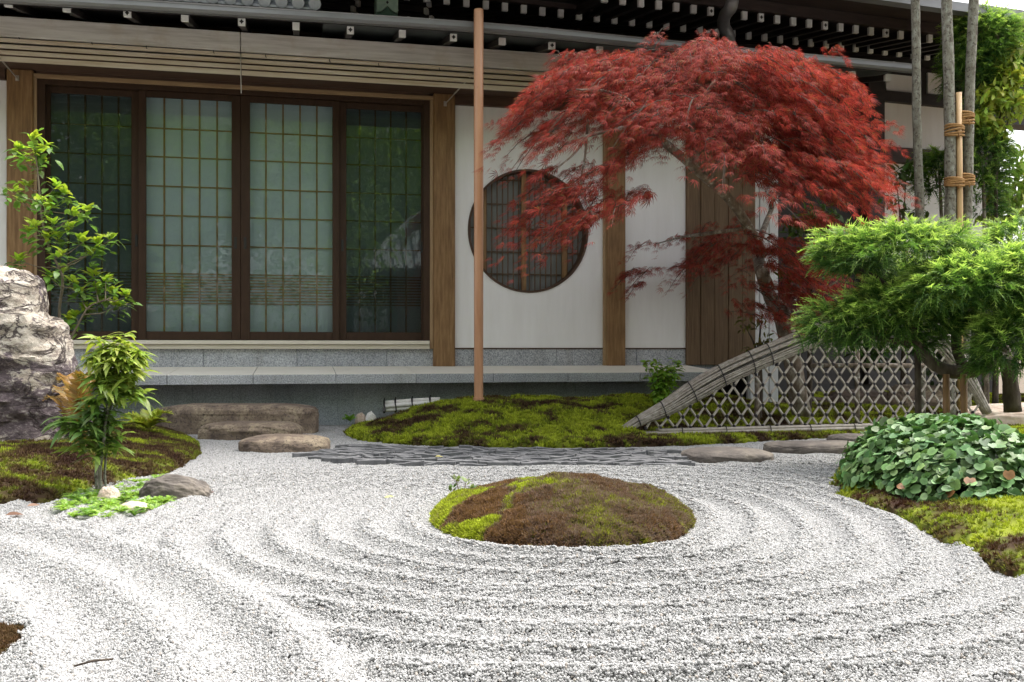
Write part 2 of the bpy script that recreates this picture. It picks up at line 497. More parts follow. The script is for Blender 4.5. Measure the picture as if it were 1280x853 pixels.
def boulder_mat():
    m, nt, b = newmat("veined_garden_rock")
    v = texc(nt)
    lay = texc(nt, (1.0, 1.0, 2.2), (0.35, 0.25, 0.1))
    base = ramp(nt, noise(nt, lay, 6.5, 10, 0.78, 0.5), [(0.32, (0.17, 0.135, 0.11)), (0.45, (0.38, 0.325, 0.26)), (0.56, (0.51, 0.46, 0.39)), (0.70, (0.60, 0.56, 0.49))])
    def veins(vec, scale, wdt, dist, lo, hi):
        f = ramp(nt, noise(nt, vec, scale, 6, 0.62, dist), [(0.5 - wdt, (0, 0, 0)), (0.5, (1, 1, 1)), (0.5 + wdt, (0, 0, 0))])
        g = ramp(nt, noise(nt, v, 2.3 + scale * .1, 4), [(lo, (0, 0, 0)), (hi, (1, 1, 1))])
        return mixc(nt, 1.0, f, g, 'MULTIPLY')
    v1 = veins(lay, 2.6, 0.030, 1.2, 0.36, 0.50)
    v2 = veins(texc(nt, (1, 1, 2.8), (0.5, 0.1, 0)), 7.5, 0.045, 0.9, 0.40, 0.56)
    c = mixc(nt, v2, base, (0.115, 0.08, 0.075))
    # one broad purple black face low on the rock
    sx = nt.nodes.new("ShaderNodeSeparateXYZ"); nt.links.new(v, sx.inputs[0])
    zr = ramp(nt, sx.outputs["Z"], [(0.05, (0.43, 0.43, 0.43)), (0.22, (0.58, 0.58, 0.58)), (0.60, (0.60, 0.60, 0.60)), (0.78, (0.42, 0.42, 0.42)), (1.0, (0.44, 0.44, 0.44))])
    ad = nt.nodes.new("ShaderNodeMath"); ad.operation = 'ADD'
    nt.links.new(noise(nt, texc(nt, (1, 1, 1.2)), 2.0, 8, 0.66, 0.9), ad.inputs[0]); nt.links.new(zr, ad.inputs[1])
    mp = nt.nodes.new("ShaderNodeMapRange"); mp.inputs[1].default_value = 1.01; mp.inputs[2].default_value = 1.035
    nt.links.new(ad.outputs[0], mp.inputs[0])
    pur = ramp(nt, noise(nt, texc(nt, (1, 1, 2), (0.5, 0.2, 0)), 16, 7, 0.75), [(0.36, (0.045, 0.032, 0.036)), (0.54, (0.12, 0.09, 0.095)), (0.66, (0.40, 0.36, 0.33))])
    c = mixc(nt, mp.outputs[0], c, pur)
    c = mixc(nt, v1, c, (0.06, 0.038, 0.04))
    nt.links.new(c, b.inputs["Base Color"])
    b.inputs["Roughness"].default_value = 0.85
    mth = nt.nodes.new("ShaderNodeMath"); mth.operation = 'SUBTRACT'
    nt.links.new(noise(nt, v, 13, 8, 0.72), mth.inputs[0])
    nt.links.new(v1, mth.inputs[1])
    bump(nt, b, mth.outputs[0], 0.9, 0.03)
    return m
MAT['boulder'] = boulder_mat()

def glass(name, tint, veil=0.0, veilcol=(0.02, 0.025, 0.025)):
    m, nt, b = newmat(name)
    nt.nodes.remove(b)
    tr = nt.nodes.new("ShaderNodeBsdfTransparent")
    tr.inputs[0].default_value = (*tint, 1)
    gl = nt.nodes.new("ShaderNodeBsdfGlossy")
    gl.inputs["Roughness"].default_value = 0.015
    gl.inputs["Color"].default_value = (0.95, 1.0, 0.97, 1)
    fr = nt.nodes.new("ShaderNodeFresnel")
    fr.inputs["IOR"].default_value = 1.5
    mx = nt.nodes.new("ShaderNodeMixShader")
    nt.links.new(fr.outputs[0], mx.inputs[0])
    last = tr.outputs[0]
    if veil:
        df = nt.nodes.new("ShaderNodeBsdfDiffuse")
        df.inputs[0].default_value = (*veilcol, 1)
        m2 = nt.nodes.new("ShaderNodeMixShader")
        m2.inputs[0].default_value = veil
        nt.links.new(last, m2.inputs[1]); nt.links.new(df.outputs[0], m2.inputs[2])
        last = m2.outputs[0]
    nt.links.new(last, mx.inputs[1])
    nt.links.new(gl.outputs[0], mx.inputs[2])
    nt.links.new(mx.outputs[0], nt.nodes["Material Output"].inputs["Surface"])
    return m
MAT['glass'] = glass("clear_pane", (0.94, 0.97, 0.97))
MAT['glass_screen'] = glass("pane_behind_insect_screen", (0.86, 0.91, 0.91), 0.34)

# ================================================================ the temple wing with sliding doors
def X(u, Y): return PY(u, VH, Y)[0]
def Z(u, v, Y): return PY(u, v, Y)[2]
MAT['lattice_dark'] = M('aged_lattice_wood', [(0.3, (0.07, 0.04, 0.018)), (0.7, (0.12, 0.07, 0.032))], 8, (4, 4, 1), 0.6)
YW = 10.0                                    # plaster face
ZS = 0.725                                   # underside of the sill = top of the foundation stone
ZL = Z(300, 113, YW)                         # top of the door opening
ZT = ZL + .05                                # bottom of the wall plate
YF, YP = 9.0, 9.36                           # ledge front, recessed plinth face
ZLF, ZLB, ZLU = Z(400, 468.3, YF), Z(400, 458.8, YW), Z(400, 479.8, YF)
XA, XB = -5.5, X(943, YW)

wing = empty("temple_wing", (0, YW, 0), "low white walled temple wing with four glazed sliding doors and a round window", "building")
# foundation stones behind the ledge
mb = MB()
xs = np.arange(XA, XB, 0.91)
for x in xs:
    mb.box(x + .002, min(x + .908, XB), YW + .006, YW + .3, ZLB - .06, ZS, bev=.003)
mb.box(XA, XB, YW + .02, YW + .28, ZLB - .1, ZS - .01)
mb.build("foundation_stone", MAT['granite'], wing)
# ledge slabs: face, sloping top
mb, mt = MB(), MB()
xj = X(420, YF)
k0 = int((XA - xj) / .74)
XLE = X(905, YF)
for k in range(k0, 12):
    a, b_ = xj + k * .74 + .003, xj + (k + 1) * .74 - .003
    if a > XLE: break
    b_ = min(b_, XLE)
    V = np.array([[a, YF, ZLU], [b_, YF, ZLU], [b_, YF, ZLF - .006], [a, YF, ZLF - .006],
                  [a, YF + .006, ZLF], [b_, YF + .006, ZLF],
                  [a, YW + .004, ZLB], [b_, YW + .004, ZLB], [a, YW + .004, ZLU], [b_, YW + .004, ZLU]])
    mb.add(V, [np.array([[0, 1, 2, 3], [0, 8, 9, 1], [3, 2, 5, 4]]), np.array([[0, 3, 4, 6, 8]])[:, ::-1], np.array([[1, 2, 5, 7, 9]])])
    mt.box(a, b_, YF + .004, YW + .002, 0, .004)
    P = mt.V[-1]
    P[:, 2] += ZLF + (P[:, 1] - YF) / (YW - YF) * (ZLB - ZLF)
mb.box(XA, XLE - .02, YF + .02, YW, ZLU + .01, ZLF - .02)
led = mb.build("stone_ledge", MAT['granite'], wing)
mt.build("ledge_top", MAT['granite_top'], led, org=parent_world(wing))
mb = MB()
for k in range(k0, 12):
    a, b_ = xj + k * .74 + .18, xj + (k + 1) * .74 + .176
    if a > XLE: break
    mb.box(a, min(b_, XLE - .05), YP, YP + .25, -.15, ZLU + .004, bev=.002)
mb.box(XA, XLE - .06, YP + .01, YP + .24, -.2, ZLU)
mb.build("plinth", MAT['granite_dark'], wing)

# white walls
def wallpanel(u0, u1, z0=ZS, z1=3.29):
    MB().box(X(u0, YW), X(u1, YW), YW + .003, YW + .12, z0 + .012, z1).build("plaster_panel", MAT['plaster'], wing)
    MB().box(X(u0, YW), X(u1, YW), YW - .004, YW + .1, z0 - .002, z0 + .0115).build("wall_base_strip", MAT['wood_dark'], wing)
wallpanel(-330, 8)
wallpanel(781, 857)
# wall with the round window
x0, x1, z0, z1 = X(568, YW), X(756, YW), ZS + .012, 3.29
c = PY(661, 289, YW); cx, cz = c[0], c[2]
Rw = (X(736, YW) - X(586, YW)) / 2
n = 96
th = np.linspace(0, 2 * np.pi, n, endpoint=False)
for cxx, czz in ((x0, z0), (x1, z0), (x1, z1), (x0, z1)):
    k = np.argmin(np.abs(np.angle(np.exp(1j * (th - math.atan2(czz - cz, cxx - cx))))))
    th[k] = math.atan2(czz - cz, cxx - cx) % (2 * np.pi)
ct, st = np.cos(th), np.sin(th)
sx = np.where(ct > 0, (x1 - cx) / np.maximum(ct, 1e-6), (x0 - cx) / np.minimum(ct, -1e-6))
sz = np.where(st > 0, (z1 - cz) / np.maximum(st, 1e-6), (z0 - cz) / np.minimum(st, -1e-6))
sr = np.minimum(sx, sz)
inn = np.stack([cx + Rw * ct, np.full(n, YW + .003), cz + Rw * st], 1)
out = np.stack([cx + sr * ct, np.full(n, YW + .003), cz + sr * st], 1)
k = np.arange(n); k1 = (k + 1) % n
mb = MB()
back = inn + np.array([0, .117, 0])
mb.add(np.concatenate([inn, out, back]), [np.stack([k, k1, k1 + n, k + n], 1), np.stack([k1, k, k + 2 * n, k1 + 2 * n], 1)])
mb.build("plaster_panel", MAT['plaster'], wing)
MB().box(x0, x1, YW - .004, YW + .1, ZS - .002, ZS + .0115).build("wall_base_strip", MAT['wood_dark'], wing)
# round window parts
def ring(mb, r0, r1, ya, yb, n=96):
    t = np.linspace(0, 2 * np.pi, n, endpoint=False)
    cs, sn = np.cos(t), np.sin(t)
    def rg(r, y): return np.stack([cx + r * cs, np.full(n, y), cz + r * sn], 1)
    V = np.concatenate([rg(r0, ya), rg(r1, ya), rg(r1, yb), rg(r0, yb)])
    k = np.arange(n); k1 = (k + 1) % n
    mb.add(V, np.concatenate([np.stack([k + a * n, k1 + a * n, k1 + b_ * n, k + b_ * n], 1) for a, b_ in ((0, 1), (1, 2), (2, 3), (3, 0))]))
mb = MB(); ring(mb, Rw - .022, Rw + .002, YW - .008, YW + .15)
rw = mb.build("round_window", MAT['wood_dark'], wing, smooth=False)
mb = MB()
def chord_v(u, hw, y, d):
    x = PY(u, 289, YW + .1)[0]
    q = (Rw - .015) ** 2 - (x - cx) ** 2
    if q > 0:
        mb.box(x - hw, x + hw, y, y + d, cz - math.sqrt(q), cz + math.sqrt(q))
def chord_h(v, hw, y, d):
    z = PY(661, v, YW + .1)[2]
    q = (Rw - .015) ** 2 - (z - cz) ** 2
    if q > 0:
        mb.box(cx - math.sqrt(q), cx + math.sqrt(q), y, y + d, z - hw, z + hw)
for u in (604.5, 654.5, 705.5): chord_v(u, .026, YW + .085, .03)
lw = mb.build("window_stile", MAT['wood'], rw, org=parent_world(wing))
mb = MB()
for kk in range(-11, 12): chord_v(661 + kk * 6.75 + 1.5, .006, YW + .122, .012)
for v in (226, 256, 286, 315.5, 343): chord_h(v, .006, YW + .1345, .01)
mb.build("window_lattice", MAT['lattice_dark'], rw, org=parent_world(wing))
mb = MB(); mb.box(cx - Rw - .05, cx + Rw + .05, YW + .155, YW + .17, cz - Rw - .05, cz + Rw + .05)
mb.build("window_paper", MAT['paper_grey'], rw, org=parent_world(wing))

# pillars
def pillar(u0, u1, y0=YW - .055, y1=YW + .14, z0=None, m='wood', bev=.008):
    z0 = ZLB - .004 if z0 is None else z0
    return MB().box(X(u0, y0), X(u1, y0), y0, y1, z0, ZT + .018, bev=bev).build("pillar", MAT[m], wing)
pillar(8, 41); pillar(542, 569); pillar(759, 782)
for u0, u1 in ((41.5, 46), (537.5, 541.6), (754.5, 758.6)):
    z0 = ZS if u0 < 700 else ZLB
    MB().box(X(u0, YW - .03), X(u1, YW - .03), YW - .03, YW + .1, z0, ZL + (.0 if u0 < 700 else .1), bev=.003).build("door_trim", MAT['wood_trim'], wing)
MB().box(X(41.5, YW - .03), X(541.6, YW - .03), YW - .031, YW + .1, ZL + .001, ZL + .045, bev=.004).build("lintel_trim", MAT['wood_trim_h'], wing)
# wall plate in three stepped boards
for y, za, zb in ((YW - .05, ZT + .021, ZT + .13), (YW - .09, ZT + .131, ZT + .26), (YW - .05, ZT + .261, ZT + .62)):
    MB().box(XA, XB + .3, y, YW + .15, za, zb, bev=.005).build("wall_plate", MAT['wood_dark'], wing)
MB().box(X(46.2, YW), X(537.3, YW), YW - .02, YW + .12, ZL + .046, ZT + .0205).build("lintel", MAT['wood_dark'], wing)

MB().box(X(541.8, YW), XB + .01, YW - .04, YW + .14, 3.291, ZT + .0205, bev=.004).build("wall_beam", MAT['wood_dark'], wing)
MB().box(XA, X(8, YW), YW - .04, YW + .14, 3.291, ZT + .0205, bev=.004).build("wall_beam", MAT['wood_dark'], wing)
# boarded door at the right end and the white boarded return
xa, xb = X(857, YW), XB
mb = MB()
nb = 5
for i in range(nb):
    a = xa + (xb - xa) * i / nb
    mb.box(a + .003, a + (xb - xa) / nb - .002, YW - .03 - .006 * (i % 2), YW + .02, ZLB + .005, 3.289, bev=.004)
mb.box(xa, xb, YW - .0, YW + .05, ZLB + .01, 3.28)
mb.build("board_door", MAT['wood_board'], wing)
mb = MB()
xe = X(973, YW + .12)
nb = 3
for i in range(nb):
    a = XB + .01 + (xe - XB) * i / nb
    mb.box(a, a + (xe - XB) / nb - .012, YW + .12, YW + .16, -.1, 3.9, bev=.004)
mb.box(XB, xe - .01, YW + .15, YW + .2, -.1, 3.9)
mb.build("white_boarding", MAT['whiteboard'], wing)
MB().box(xe - .16, xe - .03, YW + .2, YW + 4, -.1, 3.9).build("end_wall", MAT['wood_black'], wing)

# sill
MB().box(X(46.4, YW - .07), X(537, YW - .07), YW - .085, YW + .14, ZS + .046, ZS + .085, bev=.004).build("door_sill", MAT['sill'], wing)
MB().box(X(46.4, YW - .05), X(537, YW - .05), YW - .05, YW + .14, ZS + .0, ZS + .044, bev=.004).build("door_sill", MAT['sill'], wing)

# sliding doors
ZD0, ZD1 = ZS + .086, ZL - .001
MB().box(X(46.3, YW), X(57, YW), YW - .02, YW + .1, ZD0, ZD1).build("door_jamb", MAT['frame'], wing)
MB().box(X(529, YW), X(537.4, YW), YW - .02, YW + .1, ZD0, ZD1).build("door_jamb", MAT['frame'], wing)
MB().box(X(57.2, YW), X(528.8, YW), YW - .02, YW + .1, ZD1 - .05, ZD1 - .001).build("door_head", MAT['frame'], wing)
def sliding_door(u0, g0, g1, u1, yf, pane, hu):
    xa, xb, ga, gb = (X(q, yf) for q in (u0, g0, g1, u1))
    ga, gb, xb = X(g0, yf), X(g1, yf), X(u1, yf)
    za, zb = ZD0 + .002, ZD1 - .052
    ra, rb = za + .085, zb - .06
    mb = MB()
    d = .032
    mb.box(xa, ga, yf, yf + d, za, zb, bev=.003)
    mb.box(gb, xb, yf, yf + d, za, zb, bev=.003)
    mb.box(ga + .0005, gb - .0005, yf + .003, yf + d - .002, za, ra, bev=.003)
    mb.box(ga + .0005, gb - .0005, yf + .003, yf + d - .002, rb, zb, bev=.003)
    dr = mb.build("sliding_door", MAT['frame'], wing)
    o = parent_world(wing)
    MB().box(ga, gb, yf + .014, yf + .018, ra, rb).build("door_pane", pane, dr, org=o)
    for h in hu:
        hx = X(h, yf)
        zc = Z(300, 304, yf)
        MB().box(hx - .013, hx + .013, yf - .003, yf + .004, zc - .06, zc + .06, bev=.003).build("door_pull", MAT['blackmetal'], dr, org=o)
    return ga, gb, ra, rb
d1 = sliding_door(57.4, 63, 164, 174, YW + .045, MAT['glass_screen'], (170.5,))
d2 = sliding_door(173, 182.5, 289.5, 300.6, YW + .005, MAT['glass'], (294.5,))
d3 = sliding_door(301, 312.5, 415.5, 424, YW + .005, MAT['glass'], (306.5,))
d4 = sliding_door(423, 433, 526.5, 528.7, YW + .045, MAT['glass_screen'], (428, 527.6))
def shoji(ga, gb, ra, rb, y):
    o = parent_world(wing)
    sc = MB().box(ga - .05, gb + .05, y + .022, y + .03, ra - .05, rb + .05).build("shoji_screen", MAT['paper'], wing)
    mb = MB()
    wd = gb - ga
    for i in range(1, 5):
        x = ga + wd * (i - .12) / 4.78
        mb.box(x - .008, x + .008, y, y + .02, ra - .04, rb + .04)
    zt = lambda v: Z(300, v, y)
    for v in (165, 200, 236, 272, 308.5):
        mb.box(ga - .04, gb + .04, y + .004, y + .0195, zt(v) - .006, zt(v) + .006)
    for i in range(11):
        z = zt(343.5 + i * 3.65)
        mb.box(ga - .04, gb + .04, y + .004, y + .0195, z - .0052, z + .0052)
    mb.build("shoji_lattice", MAT['lattice'], sc, org=o)
for d in (d1, d2, d3, d4): shoji(*d, YW + .16)
MB().box(X(40, YW), X(545, YW), YW + .26, YW + .3, .4, ZT + .1).build("inner_wall", MAT['wood_black'], wing)

# slatted hood over the doors
YH = 9.08
hood_top = Z(320, 41.7, YH); hood_bot = Z(320, 65.5, YH)
XH1 = X(768, YH)
def hood_piece(name, xa, xb):
    fas = MB().box(xa, xb, YH, YH + .03, hood_bot, hood_top, bev=.003).build("hood_fascia", MAT['wood_grey'], wing)
    mb = MB()
    for i, (va, vb) in enumerate(((67.8, 72.2), (75.0, 79.6), (82.2, 86.8), (89.2, 95.0))):
        y = YH + .025 + .018 * i
        mb.box(xa + .002, xb - .002, y, y + .02, Z(320, vb, y), Z(320, va, y), bev=.002)
    mb.build("hood_slats", MAT['wood_slat'], wing)
xjn = X(300.5, YH)
hood_piece("h", XA, xjn - .004)
hood_piece("h", xjn + .004, XH1)
zs = Z(320, 95, YH + .09)
mb = MB()
for k_ in range(6):
    y0 = YH + .12 + k_ * .13
    mb.box(XA, XH1, y0, y0 + .126, zs + .10 + .010 * k_, zs + .115 + .010 * k_)
mb.build("hood_soffit", MAT['wood_dark'], wing)
MB().box(XA, XH1, YH + .031, YW - .1, hood_top - .04, hood_top - .012).build("hood_roof", MAT['wood_grey'], wing)
for (ua, va, ub, vb) in ((592, 92, 556.5, 130), (-1, 72, 21.5, 98)):
    a = PY(ua, va, YH + .02); b_ = PY(ub, vb, YW - .06)
    mb = MB().tube([a, b_], .007, 6)
    mb.box(b_[0] - .015, b_[0] + .015, b_[1] - .008, b_[1] + .008, b_[2] - .025, b_[2] + .025)
    mb.build("hood_tie_rod", MAT['silver'], wing)
a = PY(300.5, 68, YH - .005); b_ = PY(301.5, 117, YH - .005)
MB().tube([a, b_], .004, 5).build("hood_hook_rod", MAT['silver'], wing)
for u in (24, 115, 183, 267, 332, 412, 473, 549):
    p = PY(u, 46 + (u) * .0755, YH + .02)
    MB().tube([p + [0, 0, .02], p + [.0, -.012, .0], p + [.008, -.012, -.012]], .004, 5).build("hood_hook", MAT['blackmetal'], wing)

# eave, gutter and rafters of the wing
YG = 8.42
gp = [(-260, -27), (0, -6), (160, 3.5), (320, 13.5), (480, 24), (640, 35.5), (800, 51), (1000, 70.5), (1141, 84)]
path = np.array([PY(u, v, YG) for u, v in gp])
path = spline(path, 40)
prof = np.array([(-.055, .0), (-.06, .012), (-.05, .008), (-.05, -.035), (-.03, -.056), (.03, -.056), (.05, -.035), (.05, .008), (.06, .01)])
mb = MB()
V = np.concatenate([p + np.stack([np.zeros(len(prof)), prof[:, 0], prof[:, 1]], 1) for p in path])
m_ = len(prof)
i, k = np.meshgrid(np.arange(len(path) - 1), np.arange(m_ - 1), indexing='ij'); i, k = i.ravel(), k.ravel()
mb.add(V, np.stack([i * m_ + k, i * m_ + k + 1, (i + 1) * m_ + k + 1, (i + 1) * m_ + k], 1)[:, ::-1])
ci = [int(q) for q in np.linspace(1, 38, 9)]
for q in ci:                                       # joint collars
    p = path[q]
    for k_ in range(m_ - 1):
        a, b_ = prof[k_], prof[k_ + 1]
        A = p + [-.012, a[0] * 1.06, a[1] * 1.05 + .002]; B = p + [-.012, b_[0] * 1.06, b_[1] * 1.05 + .002]
        mb.add([A, B, B + [.024, 0, 0], A + [.024, 0, 0]], np.array([[0, 1, 2, 3]]))
mb.build("gutter", MAT['gutter'], wing)
def along(x): return np.array([np.interp(x, path[:, 0], path[:, 1]), np.interp(x, path[:, 0], path[:, 2])])
# soffit behind the gutter, closed underneath, and the roof on top
gx0, gx1 = path[0][0], path[-1][0]
mb = MB()
xs = np.linspace(gx0, gx1, 30)
for a, b_ in zip(xs[:-1], xs[1:]):
    za, zb = along(a)[1], along(b_)[1]
    mb.add([[a, YG + .07, za - .0], [b_, YG + .07, zb - .0], [b_, YW + .3, zb + .42], [a, YW + .3, za + .42]], np.array([[0, 1, 2, 3]]))
    mb.add([[a, YG + .07, za - .05], [b_, YG + .07, zb - .05], [b_, YG + .07, zb + .03], [a, YG + .07, za + .03]], np.array([[0, 1, 2, 3]]))
mb.build("eave_soffit", MAT['wood_black'], wing)
MB().box(XA, XB + .3, YW - .02, YW + .2, ZT + .6, 4.15).build("upper_wall", MAT['wood_black'], wing)
raf = None
tipsu = [(-55, -2), (10, 3.5), (83, 10), (159, 16.5), (231, 22), (302, 27.3), (370, 32.5), (438, 37.6), (503, 42), (567, 46.7), (628, 51.6), (690, 57), (750, 62.3)]
k = 0
def add_rafter(p, dy, tw, thh, length, slope, plain, marked, parent, shear=0.0, rotz=0.0, name="rafter"):
    r = bpy.data.objects.new(name, plain[0]); COL.objects.link(r)
    r.parent = parent
    r.location = tuple(np.array(p) - parent_world(parent))
    r.rotation_euler = (0, 0, rotz)
    t = bpy.data.objects.new("rafter_tip", (plain[2] if marked else plain[1])); COL.objects.link(t)
    t.parent = r
    return r
def rafter_meshes(tw, thh, length, slope):
    mb = MB().box(-tw / 2, tw / 2, .0025, length, -thh / 2, thh / 2)
    mb.V[0][:, 2] += mb.V[0][:, 1] * slope
    body = mb.mesh("rafter", MAT['wood_black'])
    e = .002
    t1 = MB().box(-tw / 2 - e, tw / 2 + e, -.004, .03, -thh / 2 - e, thh / 2 + e)
    tip = t1.mesh("rafter_tip", [MAT['tipwhite']])
    t2 = MB().box(-tw / 2 - e, tw / 2 + e, -.004, .03, -thh / 2 - e, thh / 2 + e)
    r_ = min(tw, thh) * .3
    pl = np.array([(0, r_ * 1.25), (r_ * .55, r_ * .45), (r_ * 1.15, 0), (r_ * .55, -r_ * .45), (0, -r_ * 1.25), (-r_ * .55, -r_ * .45), (-r_ * 1.15, 0), (-r_ * .55, r_ * .45)])
    t2.prism(pl, 1, -.0075, -.0045, mi=1)
    tipm = t2.mesh("rafter_tip_marked", [MAT['tipwhite'], MAT['mark']])
    return body, tip, tipm
wr = rafter_meshes(.056, .056, 1.2, .22)
for i, (u, v) in enumerate(tipsu):
    add_rafter(PY(u, v, YG + .17), 0, .056, .056, 1.2, .22, wr, i % 2 == 1, wing)
# the same rafters further right show between the maple and the trunks
for (u, v) in ((1066, 93), (1110, 97.5)):
    add_rafter(PY(u, v, YG + .25), 0, .056, .056, 1.2, .22, wr, False, wing)

# roof: tiled stretch at the left, plain sheet further right
XT = X(404, YG)
mb = MB()
sl_ = .52
for i in range(60):
    x = XT - .14 * i - .07
    if x < XA: break
    z = along(x)[1] + .055
    mb.tube([[x, YG - .01, z + .03], [x, YG + 4.5, z + .03 + 4.5 * sl_]], .052, 10)
    nst = 14
    for j in range(nst):
        y0 = YG + .02 + j * .3
        zz = z - .02 + (y0 - YG) * sl_
        mb.box(x - .07 - .066, x - .07 + .066, y0, y0 + .32, zz, zz + .02)
        P = mb.V[-1]; P[:, 2] += (P[:, 1] - y0) * sl_ - .02 * (P[:, 1] - y0) / .3
mb.build("tiled_roof", MAT['tile'], wing, smooth=False)
mb = MB()
for a, b_ in zip(np.linspace(XT + .01, gx1, 24)[:-1], np.linspace(XT + .01, gx1, 24)[1:]):
    za, zb = along(a)[1] + .0, along(b_)[1] + .0
    mb.add([[a, YG + .03, za - .01], [b_, YG + .03, zb - .01], [b_, YG + 3.2, zb + .5], [a, YG + 3.2, za + .5]], np.array([[0, 1, 2, 3]]))
mb.build("sheet_roof", MAT['copperroof'], wing)
mb = MB()
for a, b_ in zip(np.linspace(gx0, XT, 12)[:-1], np.linspace(gx0, XT, 12)[1:]):
    za, zb = along(a)[1] + .0, along(b_)[1] + .0
    mb.add([[a, YG + .03, za - .01], [b_, YG + .03, zb - .01], [b_, YG + 4.5, zb + 4.5 * sl_], [a, YG + 4.5, za + 4.5 * sl_]], np.array([[0, 1, 2, 3]]))
mb.build("roof_boarding", MAT['wood_black'], wing)

# ================================================================ main hall behind, double rafters
hall = empty("main_hall", (5.0, 12.0, 0), "tall dark timber main hall with two rows of white tipped rafters", "building")
dv = np.array([.9948, .1004, 0.]); nv = np.array([-.1004, .9948, 0.])     # along the eave, inwards
hz = math.atan2(dv[1], dv[0])
def eave_s(A, u):
    """distance along the eave from A so the point projects to column u"""
    dx, dy = dirs(u)
    return (A[0] * dy - A[1] * dx) / (dv[1] * dx - dv[0] * dy)
AL, AU = PT(655, 11.5, 9.9), PT(779, 0.5, 9.45)
hr = rafter_meshes(.056, .078, 1.9, .30)
hr2 = rafter_meshes(.056, .078, .9, .16)
sL = eave_s(AL, 1160) / 25.0
for k in range(-7, 34):
    p = AL + dv * sL * k
    add_rafter(p, 0, 0, 0, 0, 0, hr, False, hall, rotz=hz)
sU = eave_s(AU, 1163) / 19.0
for k in range(-1, 30):
    p = AU + dv * sU * k
    add_rafter(p, 0, 0, 0, 0, 0, hr2, k in (5, 8, 12, 16, 21), hall, rotz=hz)
s0, s1 = -5.2, 9.0
def strip(mb, A, in0, z0, in1, z1, sa=s0, sb=s1):
    P = [A + dv * sa + nv * in0 + [0, 0, z0], A + dv * sb + nv * in0 + [0, 0, z0], A + dv * sb + nv * in1 + [0, 0, z1], A + dv * sa + nv * in1 + [0, 0, z1]]
    mb.add(P, np.array([[0, 1, 2, 3]]))
def slab(mb, A, in0, in1, z0, z1, sa=s0, sb=s1):
    P = np.array([A + dv * s_ + nv * i_ + [0, 0, z_] for s_ in (sa, sb) for i_ in (in0, in1) for z_ in (z0, z1)])
    mb.add(P, np.array([[0, 1, 3, 2], [4, 6, 7, 5], [0, 4, 5, 1], [2, 3, 7, 6], [0, 2, 6, 4], [1, 5, 7, 3]]))
mb = MB(); strip(mb, AL, -.02, .05, 2.6, .05 + 2.62 * .3); strip(mb, AU, -.02, .05, .9, .05 + .92 * .16); mb.build("eave_boards", MAT['wood_black'], hall)
mb = MB(); slab(mb, AL, -.05, .0, .046, .15); slab(mb, AU, -.05, .0, .046, .15); mb.build("eave_beam", MAT['wood_brownblack'], hall)
mb = MB(); slab(mb, AU, -.30, -.02, .16, .19); mb.build("eave_overboard", MAT['wood_brownblack'], hall)
gq = PT(1175, 8.0, 9.2)
mb = MB(); slab(mb, gq, -.05, .06, -.04, .045, -4.5, 6)
mb.build("hall_gutter", MAT['gutter'], hall)
mb = MB(); strip(mb, gq, -.05, .05, 6, 3.6, -6, 6.5); mb.build("hall_roof", MAT['tile'], hall)
# wall of the hall
AW = AL + nv * 2.3; AW[2] = 0
mb = MB(); slab(mb, AW, .06, .3, -.1, 5.6, -3.6, eave_s(AW, 1252)); mb.build("hall_wall", MAT['wood_black'], hall)
def hallbox(name, u0, u1, v0, v1, y0, y1, m, bev=0):
    A = AW
    def at(u, off):
        B = A + nv * off
        return eave_s(B, u)
    sa, sb = at(u0, y0), at(u1, y0)
    pm = A + dv * (sa + sb) / 2 + nv * y0
    t = pm @ np.array([SA, CA, 0])
    za, zb = H - (v1 - VH) * t / F, H - (v0 - VH) * t / F
    mb = MB(); slab(mb, A, y0, y1, za, zb, sa, sb)
    return mb.build(name, MAT[m], hall)
hallbox("hall_plaster", 1106, 1192, 131, 186, .03, .08, 'plaster')
hallbox("hall_plaster", 1108, 1143, 94, 117, .03, .08, 'plaster')
hallbox("hall_plaster", 1160, 1178, 92, 118, .03, .08, 'plaster')
hallbox("hall_plaster", 1106, 1192, 207, 330, .03, .08, 'plaster')
hallbox("hall_plaster", 1196, 1228, 207, 330, .03, .08, 'plaster')
hallbox("hall_post", 1086, 1106, 60, 480, -.08, .06, 'wood_black')
hallbox("hall_post", 1192, 1197, 60, 480, -.02, .06, 'wood_black')
hallbox("hall_beam", 1060, 1250, 118, 131, -.06, .055, 'wood_black')
hallbox("hall_beam", 1060, 1250, 187, 205, -.06, .055, 'wood_brownblack')
hallbox("hall_beam", 1060, 1250, 330, 342, -.06, .055, 'wood_black')
hallbox("hall_eave_end", 1238, 1345, -40, 158, .0, .3, 'wood_black')
# S-bend downpipe between the two gutters and the verdigris ends that show over the wing's gutter
mb = MB()
pp = [PT(916, -14, 9.2), PT(914, 8, 9.2), PT(906, 20, 9.35), PT(905, 34, 9.5), PT(911, 45, 9.55), PT(911, 62, 9.55)]
mb.tube(spline(pp, 18), .062, 12)
mb.build("downpipe", MAT['gutter'], hall, smooth=True)
